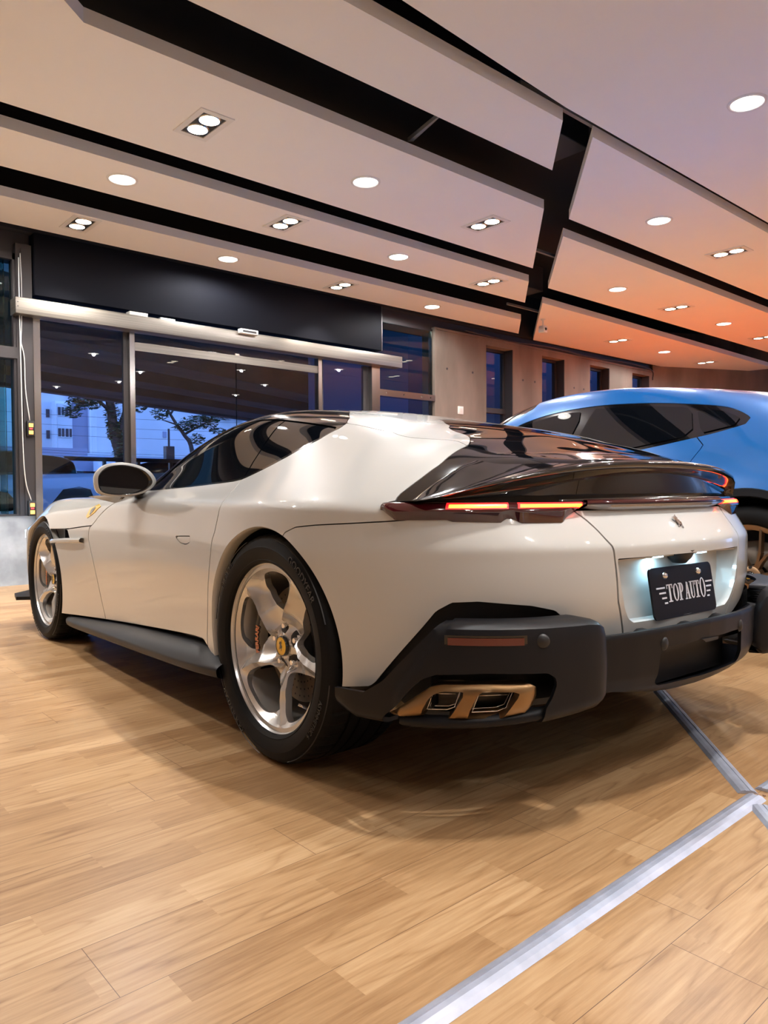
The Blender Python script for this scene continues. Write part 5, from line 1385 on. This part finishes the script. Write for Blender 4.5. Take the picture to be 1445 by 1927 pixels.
# ---- bright blue SUV on the right
MT['blue']=M('bright_blue_paint',(.006,.15,.50),.30,coat=1,coat_rough=.02,metal=.15)
MT['bronze_rim']=M('bronze_rim',(.30,.19,.11),.32,.9)
suv=empty('suv',(-.28,-2.93,0),0); tagp(suv,'bright blue coupe shaped SUV with bronze wheels parked beyond the white car','car')
# x -> from sill to centreline: (y,z)
ST={-1.10:[(.60,.45),(.62,.6),(.62,.75),(.60,.88),(.55,.96),(.5,1.02),(.42,1.07),(.25,1.10),(0,1.11)],
-.95:[(.84,.38),(.90,.55),(.92,.72),(.90,.87),(.84,.98),(.77,1.05),(.66,1.12),(.40,1.18),(0,1.20)],
-.6:[(.93,.33),(1.0,.5),(1.02,.70),(1.01,.86),(.95,1.02),(.87,1.14),(.72,1.24),(.45,1.31),(0,1.33)],
-.25:[(.95,.32),(1.01,.5),(1.035,.72),(1.02,.90),(.955,1.08),(.87,1.20),(.71,1.33),(.45,1.405),(0,1.43)],
.1:[(.95,.30),(1.0,.5),(1.03,.72),(1.01,.90),(.94,1.08),(.865,1.20),(.66,1.405),(.42,1.475),(0,1.50)],
.5:[(.93,.28),(.985,.45),(1.0,.7),(.985,.88),(.93,1.04),(.865,1.155),(.62,1.470),(.40,1.545),(0,1.57)],
1.0:[(.92,.27),(.965,.45),(.97,.7),(.965,.85),(.92,.98),(.865,1.09),(.60,1.520),(.38,1.600),(0,1.622)],
1.6:[(.92,.27),(.965,.45),(.97,.7),(.965,.85),(.92,.96),(.87,1.055),(.61,1.505),(.38,1.60),(0,1.628)],
2.1:[(.93,.28),(.97,.45),(.975,.7),(.97,.85),(.93,.96),(.88,1.04),(.66,1.36),(.40,1.49),(0,1.53)],
2.5:[(.94,.30),(.98,.5),(.99,.72),(.985,.86),(.93,.97),(.88,1.03),(.76,1.14),(.45,1.26),(0,1.30)],
3.0:[(.95,.33),(1.0,.52),(1.01,.74),(1.0,.87),(.94,.97),(.86,1.02),(.72,1.06),(.42,1.11),(0,1.13)],
3.6:[(.88,.33),(.94,.5),(.95,.68),(.92,.8),(.86,.88),(.78,.93),(.64,.97),(.38,1.01),(0,1.03)],
4.0:[(.6,.4),(.64,.5),(.65,.6),(.63,.7),(.58,.76),(.52,.8),(.42,.83),(.25,.86),(0,.87)]}
wt=[(2.05,1.10),(2.10,1.20),(1.93,1.335),(1.78,1.405),(1.5,1.462),(1.15,1.482),(.80,1.466),(.5,1.432),(.26,1.392),(.12,1.335),(.07,1.295),(.075,1.275),(.16,1.248),(.36,1.205),(.88,1.125),(1.4,1.085)]
wtb=cr([p for p in wt],4,True)
bpil=[(1.22,1.6),(1.34,1.0),(3,1.0),(3,1.6)]
def inset_poly(P,d):
    P=np.array(P); c=P.mean(0); return [tuple(p+(c-p)/np.linalg.norm(c-p)*d) for p in P]
suv_body(ST,suv,MT['blue'],[('window_surround',wtb,0.0)],[('rear_door',[(1.30,1.12),(.38,1.22),(.30,1.15),(.42,.95),(.52,.60),(.60,.34),(1.30,.34)]),('front_door',[(1.31,1.12),(2.3,1.06),(2.4,.8),(2.3,.34),(1.31,.34)])],
  [(0,.40,.455),(3.0,.39,.44)],.33,3.0,glass=MT['gloss_black'],windscreen=[(1.85,1.75),(1.75,1.52),(2.55,1.10),(2.75,1.2),(2.2,1.6)],lower=(.50,MT['satin_black']))
# panes on top of the black surround
def panes(root,ST,polys,glass,frame=None,sub=(10,6),push=.003,name='side_glass'):
    X=sorted(ST); G=np.array([[ (x,*p) for p in ST[x]] for x in X],float); S=fit_surface(G,sub,(0,0,0,1),3); n1,n2=S.shape[:2]; N=grid_normals(S)
    if N[n1//2,n2//4,1]<0: N=-N
    A=np.concatenate([S.reshape(-1,3),N.reshape(-1,3),S[:,:,[0]].reshape(-1,1),S[:,:,[2]].reshape(-1,1)],1)
    F=[(i*n2+j,(i+1)*n2+j,(i+1)*n2+j+1,i*n2+j+1) for i in range(n1-1) for j in range(n2-1)]
    f=F[(n1//2)*(n2-1)+n2//4]; P=A[:,:3]
    if np.cross(P[f[1]]-P[f[0]],P[f[2]]-P[f[0]])[1]<0: F=[q[::-1] for q in F]
    for poly in polys:
        m=Mesh(A,F); m=clip(m,np.where(m.A[:,1]>.3,sd_xz(m,poly),-1)); sheet(name,m,glass,root,'pair',push,.004)
panes(suv,ST,[[(1.99,1.13),(2.03,1.19),(1.90,1.315),(1.76,1.383),(1.5,1.437),(1.27,1.452),(1.335,1.115)],
 [(1.19,1.457),(.82,1.443),(.52,1.408),(.47,1.395),(.395,1.222),(.88,1.148),(1.275,1.118)],
 [(.43,1.385),(.27,1.365),(.15,1.315),(.115,1.285),(.17,1.262),(.345,1.228)]],MT['tint_glass'])
# thin chrome-black moulding around the glass
simple_wheel(suv,0,.995,.40,.32,MT['bronze_rim'],1,7,'y',10)
simple_wheel(suv,0,.995,.40,.32,MT['bronze_rim'],-1,7,'y',10,False)
simple_wheel(suv,3.0,.975,.39,.29,MT['bronze_rim'],1,7,'y',30,False)
simple_wheel(suv,3.0,.975,.39,.29,MT['bronze_rim'],-1,7,'y',0,False)
for sd in (1,-1):
    q=MB()
    for (c,z,r) in ((0,.40,.455),(3.0,.39,.44)):
        G=[[(c+rr*cos(radians(a)),y,z+rr*sin(radians(a))) for rr,y in ((r+.045,1.012),(r+.040,1.032),(r,1.034),(r-.008,1.02),(r-.008,.7))] for a in range(-14,196,6)]
        q.grid(np.array(G))
    if sd<0: q.flip_y()
    q.build('arch_cladding',MT['satin_black'],suv,auto=50)
    q=MB().bbox(.48,2.55,.90,1.03,.22,.33,.02)
    if sd<0: q.flip_y()
    q.build('side_sill',MT['satin_black'],suv,auto=40)
    q=MB().tube(cr([(2.0,.90,1.15),(2.03,1.0,1.17)],3),.03,8).ball((2.0,1.08,1.19),.1,16,10,(.55,1.1,.75))
    if sd<0: q.flip_y()
    q.build('wing_mirror',MT['blue'],suv,smooth=True)
    q=MB().lathe([(.39,-.002),(.40,0)],(0,0,0),'y',8)
MB().box(-.9,3.8,-.85,.85,.25,.3).build('underbody',MT['carbon'],suv)
MB().bbox(-1.16,-.95,-.7,.7,.30,.52,.03).build('rear_diffuser',MT['satin_black'],suv,auto=40)

# ================================================================== OUTSIDE
MT['asph']=noise_col(M('asphalt',(.10,.10,.11),.8),(.07,.07,.08),(.13,.13,.14),8,6)
MT['viad']=noise_col(M('viaduct_concrete',(.2,.2,.21),.9),(.15,.15,.165),(.24,.235,.24),1.2,5,(1,.2,1))
MT['bwall']=noise_col(M('pale_facade',(.55,.6,.66),.9),(.50,.55,.60),(.60,.64,.70),.3,3)
MT['bwall2']=M('grey_blue_facade',(.27,.29,.40),.9); MT['bwhite']=M('white_facade_frame',(.72,.76,.82),.8)
MT['bwin']=M('dark_window_pane',(.02,.025,.04),.15); MT['leaf']=noise_col(M('leaf_green',(.03,.10,.05),.7),(.02,.07,.035),(.05,.15,.07),20,2)
MT['bark']=noise_col(M('bark',(.05,.04,.035),.95),(.03,.025,.022),(.07,.055,.05),6,6,bump=.5)
g=MB().box(5.99,160,-140,60,-.75,-.5).build('street_ground',MT['asph']); tagp(g,'dark asphalt street outside the entrance','street',kind='structure')
g=MB().box(5.99,8.2,-30,12,-.5,-.12).build('pavement',M('pavement_tiles',(.25,.25,.26),.8)); g['kind']='structure'
# viaduct
dv=np.array([.39,-.92]); dv/=np.linalg.norm(dv); nv=np.array([dv[1]*-1,dv[0]])
vb=MB()
def strip(o0,o1,z0,z1,y0=30,y1=-90,mb=None):
    (mb or vb).prism([tuple(np.array([0,0])+nv*o0+dv*(-y0)),tuple(nv*o0+dv*(-y1)),tuple(nv*o1+dv*(-y1)),tuple(nv*o1+dv*(-y0))],z1-z0,'z',z0)
vb=MB(); strip(7.6,16.6,4.4,5.2); vb.box(6.6,16,-40,-4.6,4.45,5.2)  # the box is a slab added to cover the sky behind the right glass
for o0,o1 in ((7.8,8.8),(10.9,11.9),(13.3,14.2),(15.4,16.6)): strip(o0,o1,3.82,4.4)
strip(16.6,16.9,3.74,5.9)
tagp(vb.build('viaduct',MT['viad']),'huge dark elevated road deck spanning above the street outside','elevated road')
vb=MB().tube([(12,9,-.5),(12,9,3.8)],1.0,20); tagp(vb.build('viaduct_pier',MT['viad'],smooth=True),'round concrete pier of the elevated road, left of the entrance','pier')
# buildings
def rect(mb,X,y0,y1,z0,z1,d=.3,o=0): mb.box(X-o,X+d,min(y0,y1),max(y0,y1),z0,z1)
b=empty('apartment_building',(95,-29,-.5)); tagp(b,'pale blue apartment block with framed window bays behind the left tree','building')
def lb(mb): mb.V=[(x-95,y+29,z+.5) for x,y,z in mb.V]; return mb
m=MB(); m.box(95,110,-32.7,-10,-.5,22); lb(m).build('facade',MT['bwall'],b)
m=MB(); m.box(93.5,95,-30.4,-28.4,4.5,12.25); lb(m).build('bay',MT['bwhite'],b)
m=MB(); m.box(93.2,93.5,-30.25,-28.55,5,11.9); lb(m).build('bay_front',MT['bwall'],b)
for z in (10.55,7.95,5.3):
    for y in (-28.95,-29.85):
        f=lb(MB().box(93.1,93.25,y-.36,y+.36,z-.1,z+.92)).build('window',MT['bwin'],b); lb(MB().box(93.05,93.1,y-.02,y+.02,z-.1,z+.92).box(93.05,93.1,y-.4,y+.4,z-.16,z-.1)).build('window_frame',MT['bwhite'],f)
    lb(MB().box(94.85,95,-28.15,-27.75,z-.25,z+.75)).build('window',MT['bwin'],b)
    for y in (-26.5,-24.5): lb(MB().box(94.85,95,y-.4,y+.4,z-.25,z+.75)).build('window',MT['bwin'],b)
m=MB().box(94.5,112,-32.75,-30.5,-.5,22); lb(m).build('side_wing',MT['bwall2'],b)
m=MB().box(94,112,-33.0,-32.7,-.5,22); lb(m).build('corner_pier',MT['bwhite'],b)
m=MB().box(95.5,112,-35.0,-33.0,-.5,22); lb(m).build('rear_wing',MT['bwall2'],b)
for z in (10.9,8.2,5.6): lb(MB().box(95.3,95.5,-34.2,-33.05,z,z+1.1)).build('window',MT['bwin'],b)
for z in (10.1,7.4): lb(MB().box(95.2,95.5,-34.3,-33.0,z,z+.35)).build('balcony',MT['bwhite'],b)
b=empty('plain_building',(60,-27,-.5)); tagp(b,'wide plain pale blue building wall in the middle of the street view','building')
m=MB().box(60,61.2,-45,-20.9,-.5,16); m.V=[(x-60,y+27,z+.5) for x,y,z in m.V]; m.build('facade',MT['bwall'],b)
m=MB().box(59.9,60,-26.98,-26.66,5.75,6.26); m.V=[(x-60,y+27,z+.5) for x,y,z in m.V]; m.build('vent_grille',MT['bwall2'],b)
m=MB().box(59.5,60,-45,-29.2,-.5,3.0); m.V=[(x-60,y+27,z+.5) for x,y,z in m.V]; m.build('base_band',MT['bwhite'],b)
for k,(y,z) in enumerate([(-30.6,8.2),(-31.8,8.1),(-33.0,8.0),(-34.3,7.95)]):
    a=empty('air_conditioner',(59.6,y,z)); tagp(a,['leftmost','second','third','rightmost'][k]+' outdoor air conditioner unit high on the pale wall','air conditioner','air conditioners on the pale wall')
    MB().bbox(-.3,.3,-.45,.45,-.3,.3,.03).build('casing',MT['bwhite'],a); MB().lathe([(.0,-.32),(.2,-.32),(.22,-.3)],(0,.1,0),'x',14).build('fan_grille',MT['bwin'],a)
m=MB().box(45,45.4,-14.7,-8,-.5,3.65).box(45,45.4,-24,-14.7,-.5,3.2); tagp(m.build('boundary_wall',MT['bwall2']),'low grey wall in front of the apartment block','wall')
m=MB().box(42,44.6,-17.2,-14.9,-.5,2.9); m2=m; tagp(m.build('shed',MT['bwhite']),'small white shed below the apartment block','shed')
m=MB().box(57,59.4,-21,-14,-.5,4.0); tagp(m.build('low_building',MT['bwall']),'low pale building left of the plain wall','building')
# trees
def tree(name,base,trunks,clusters,label,nl,ls=.16,ivy=None):
    t=empty(name,base); tagp(t,label,'tree')
    tb=MB()
    for pts,r in trunks: tb.tube(cr([np.array(p)-np.array(base) for p in pts],5),list(np.linspace(r[0],r[1],(len(pts)-1)*5+1)),8)
    tb.build('trunk',MT['bark'],t,smooth=True)
    rg=random.Random(len(label)); lf=MB()
    for (c,rad,n) in clusters:
        for k in range(n):
            while True:
                v=np.array([rg.uniform(-1,1) for _ in range(3)])
                if v@v<1: break
            p=np.array(c)-np.array(base)+v*np.array(rad); a=rg.uniform(0,6.28); u=np.array([cos(a),sin(a),rg.uniform(-.5,.3)]); w=np.array([-sin(a),cos(a),rg.uniform(-.4,.4)]); s=ls*rg.uniform(.5,1.3)
            lf.add([p-u*s,p+w*s*.35,p+u*s,p-w*s*.35],[(0,1,2,3)])
    lf.build('foliage',MT['leaf'],t,fixn=False)
    return t
X=30
tree('street_tree',(30,-10.9,-.5),[([(X,-10.9,-.5),(X,-10.75,2.2),(X,-10.45,3.4),(X,-10.3,4.6),(X,-10.1,5.6)],(.30,.16)),([(X,-10.45,3.2),(X,-10.8,4.0),(X,-11.1,5.0)],(.18,.1)),([(X,-10.3,4.4),(X,-9.6,4.95),(X,-9.0,5.1)],(.09,.04))],
 [((X,-10.75,2.9),(.4,.38,.8),650),((X,-10.45,3.6),(.3,.35,.5),300),((X,-10.4,4.3),(.3,.35,.6),200),((X,-9.2,4.75),(.6,.75,.35),380),((X,-9.9,5.2),(.8,1.2,.35),420),((X,-11.4,4.9),(.5,.6,.5),320),((X,-8.7,4.3),(.4,.4,.3),120),((X,-10.9,2.0),(.3,.3,.8),200)],'leafy street tree with a trunk wrapped in creepers, beside the door post',0)
X=34
tree('street_tree',(34,-16.3,-.5),[([(X,-16.3,-.5),(X,-16.15,3.0),(X,-15.7,3.9),(X,-15.3,4.4),(X,-14.9,5.0),(X,-14.5,5.7)],(.14,.05)),([(X,-15.7,3.9),(X,-16.4,4.3),(X,-17.2,4.7)],(.07,.03)),([(X,-14.95,4.9),(X,-15.3,5.4),(X,-15.6,5.9)],(.06,.03)),([(X,-15.3,4.4),(X,-14.5,4.6)],(.05,.02))],
 [((X,-16.6,4.6),(.6,1.1,.35),420),((X,-17.4,5.0),(.6,1.0,.35),330),((X,-15.6,4.3),(.4,.5,.25),160),((X,-14.4,4.9),(.4,.5,.3),150),((X,-14.4,5.6),(.5,.6,.3),170),((X,-16.4,3.7),(.3,.5,.3),130),((X,-18.6,5.4),(.6,1.3,.25),230),((X,-17.6,4.2),(.4,.5,.25),120)],'slender street tree with forked branches right of the door post',0)
# guard rail, lamp post, wires
gr=empty('guard_rail',(17,-5,-.5)); tagp(gr,'dark metal guard rail along the far side of the street','guard rail')
q=MB().box(-.04,.04,-6,1.0,2.20,2.30).box(-.03,.03,-6,1.0,1.9,1.94).box(-.03,.03,-6,1.0,1.5,1.54); q.build('rail',MT['dark_metal'],gr)
for k in range(8): MB().box(-.04,.04,.9-k*.9-.04,.9-k*.9+.04,0,2.25).build('post',MT['dark_metal'],gr)
p=empty('lamp_post',(30,-12.95,-.5)); tagp(p,'thin street pole with small box in front of the plain building','pole')
MB().tube([(0,0,0),(0,0,4.3)],.05,8).build('pole',MT['dark_metal'],p); MB().box(-.15,.15,-.2,.2,2.9,3.5).build('control_box',MT['dark_metal'],p)
for k,(z0,z1) in enumerate([(4.9,5.3),(4.0,4.15),(3.35,3.1),(3.2,3.0),(3.05,2.9),(4.45,4.7)]):
    w=MB().tube(cr([(37,-2,z0),(37,-14,z0*.5+z1*.5-.25),(37,-30,z1)],8),.008,5); tagp(w.build('overhead_wire',MT['dark_metal']),['upper overhead wire crossing the plain building','overhead wire at mid height behind the trees','lowest but two overhead wire behind the guard rail','lowest but one overhead wire behind the guard rail','lowest overhead wire behind the guard rail','second highest overhead wire crossing the plain building'][k],'wire','overhead wires')
# parked cars outside
def street_car(name,label,loc,rz,paint,h=1.0,glass=None):
    r=empty(name,loc,rz); tagp(r,label,'car'); k=h
    S_={-1.05:[(.6,.4),(.68,.6),(.68,.8),(.66,.95),(.62,1.05),(.56,1.2),(.45,1.4),(.3,1.45),(0,1.46)],
    -.85:[(.86,.3),(.94,.55),(.95,.8),(.93,.95),(.90,1.08),(.84,1.25),(.70,1.62),(.42,1.68),(0,1.70)],
    0:[(.9,.28),(.97,.5),(.98,.8),(.97,.95),(.92,1.06),(.86,1.2),(.70,1.68),(.42,1.75),(0,1.77)],
    1.0:[(.9,.28),(.96,.5),(.97,.8),(.96,.93),(.91,1.02),(.86,1.14),(.68,1.70),(.42,1.78),(0,1.79)],
    1.7:[(.9,.28),(.96,.5),(.97,.8),(.96,.93),(.91,1.02),(.86,1.12),(.68,1.66),(.42,1.73),(0,1.75)],
    2.2:[(.9,.28),(.96,.5),(.97,.8),(.96,.92),(.91,1.0),(.87,1.08),(.74,1.34),(.45,1.42),(0,1.45)],
    2.6:[(.9,.3),(.97,.5),(.98,.8),(.97,.92),(.92,1.0),(.86,1.05),(.74,1.10),(.45,1.15),(0,1.17)],
    3.4:[(.86,.3),(.92,.5),(.93,.78),(.92,.88),(.87,.96),(.8,1.0),(.66,1.03),(.4,1.06),(0,1.07)],
    3.7:[(.6,.35),(.68,.5),(.7,.7),(.68,.8),(.62,.88),(.56,.92),(.46,.95),(.3,.97),(0,.98)]}
    S_={x:[(y,z*k) for y,z in v] for x,v in S_.items()}
    gl_=MT['gloss_black']
    suv_body(S_,r,paint,[('rear_quarter_glass',[(-.72,1.20*k),(-.62,1.52*k),(-.30,1.54*k),(-.05,1.20*k)],0),('rear_door_glass',[(.20,1.16*k),(.55,1.56*k),(.98,1.58*k),(.98,1.14*k)],0),('front_door_glass',[(1.04,1.14*k),(1.04,1.58*k),(1.55,1.56*k),(2.15,1.14*k)],0)],[],[(0,.36,.42),(2.85,.36,.42)],.30,2.85,glass=gl_,sub=(4,3),windscreen=[(1.75,1.9),(1.8,1.6*k),(2.45,1.2*k),(2.7,1.3*k),(2.2,1.8)])
    for x in (0,2.85):
        for sd in (1,-1): simple_wheel(r,x,.96,.36,.24,MT['alloy'],sd,6,'s',0,False)
    for sd in (1,-1):
        q=MB().bbox(-.3,1.6,.52,.56,1.76*k,1.79*k,.008)
        if sd<0: q.flip_y()
        q.build('roof_rail',MT['dark_metal'],r)
        q=MB().bbox(-1.02,-.86,.60,.90,.98*k,1.16*k,.02)
        if sd<0: q.flip_y()
        q.build('rear_lamp',M('rear_lamp_red',(.4,.01,.01),.2,emit=(1,.03,.03),es=1.2) if 'rear_lamp_red' not in bpy.data.materials else bpy.data.materials['rear_lamp_red'],r)
    return r
WP=M('white_street_car_paint',(.70,.74,.80),.3,coat=1); BP=M('black_street_car_paint',(.008,.009,.012),.2,coat=1)
street_car('parked_suv','white SUV parked right outside the glass entrance',(10.3,-1.0,-.5),-pi/2,WP,.95)
street_car('parked_suv','black SUV parked behind the white one, left of the tree',(15.6,-2.6,-.5),pi/2,BP,1.28)
street_car('parked_suv','dark car beyond the guard rail just right of the door post',(20.4,-8.0,-.5),-pi/2,BP,1.35)

# neighbour block seen through the narrow slots
nb=empty('neighbour_building',(7.6,-24,-.5)); tagp(nb,'dark neighbouring building seen through the narrow wall windows','building')
MB().box(0,3,-16,17.2,0,4.9).build('facade',M('neighbour_wall',(.09,.14,.26),.9),nb); MB().box(-.25,0,-16,11,3.0,3.5).build('ledge',MT['bwhite'],nb)
MB().tube([(-.3,-16,3.75),(-.3,11,3.75)],.06,8).build('pipe',MT['bwhite'],nb,smooth=True)
for k in range(6): MB().box(-.05,.0,-14+k*4,-12.2+k*4,.9,2.6).build('window',MT['bwin'],nb)
# unseen orange cars added behind the blue SUV so their paint tints the ceiling
OP=M('orange_paint',(.95,.17,.02),.35,coat=1)
street_car('tint_car','unseen orange car added behind the blue SUV to tint the ceiling',(4.6,-10.2,0),pi*.5+.15,OP,.72)
street_car('tint_car','second unseen orange car added deep in the hall to tint the ceiling',(2.0,-11.6,0),pi*.5+.1,OP,.72)

g=empty('sky_block',(14,9,-.5)); tagp(g,'dark green block added behind the tall left window to shut out the sky','building')  # block added to keep bright sky out of the left window
MB().box(0,6,-6.5,10,0,4.2).build('facade',M('sky_block_wall',(.03,.07,.065),.8),g)
for k in range(4): MB().box(-.06,0,-5.8+k*2.2,-4.4+k*2.2,2,3.4).build('window',MT['bwin'],g)
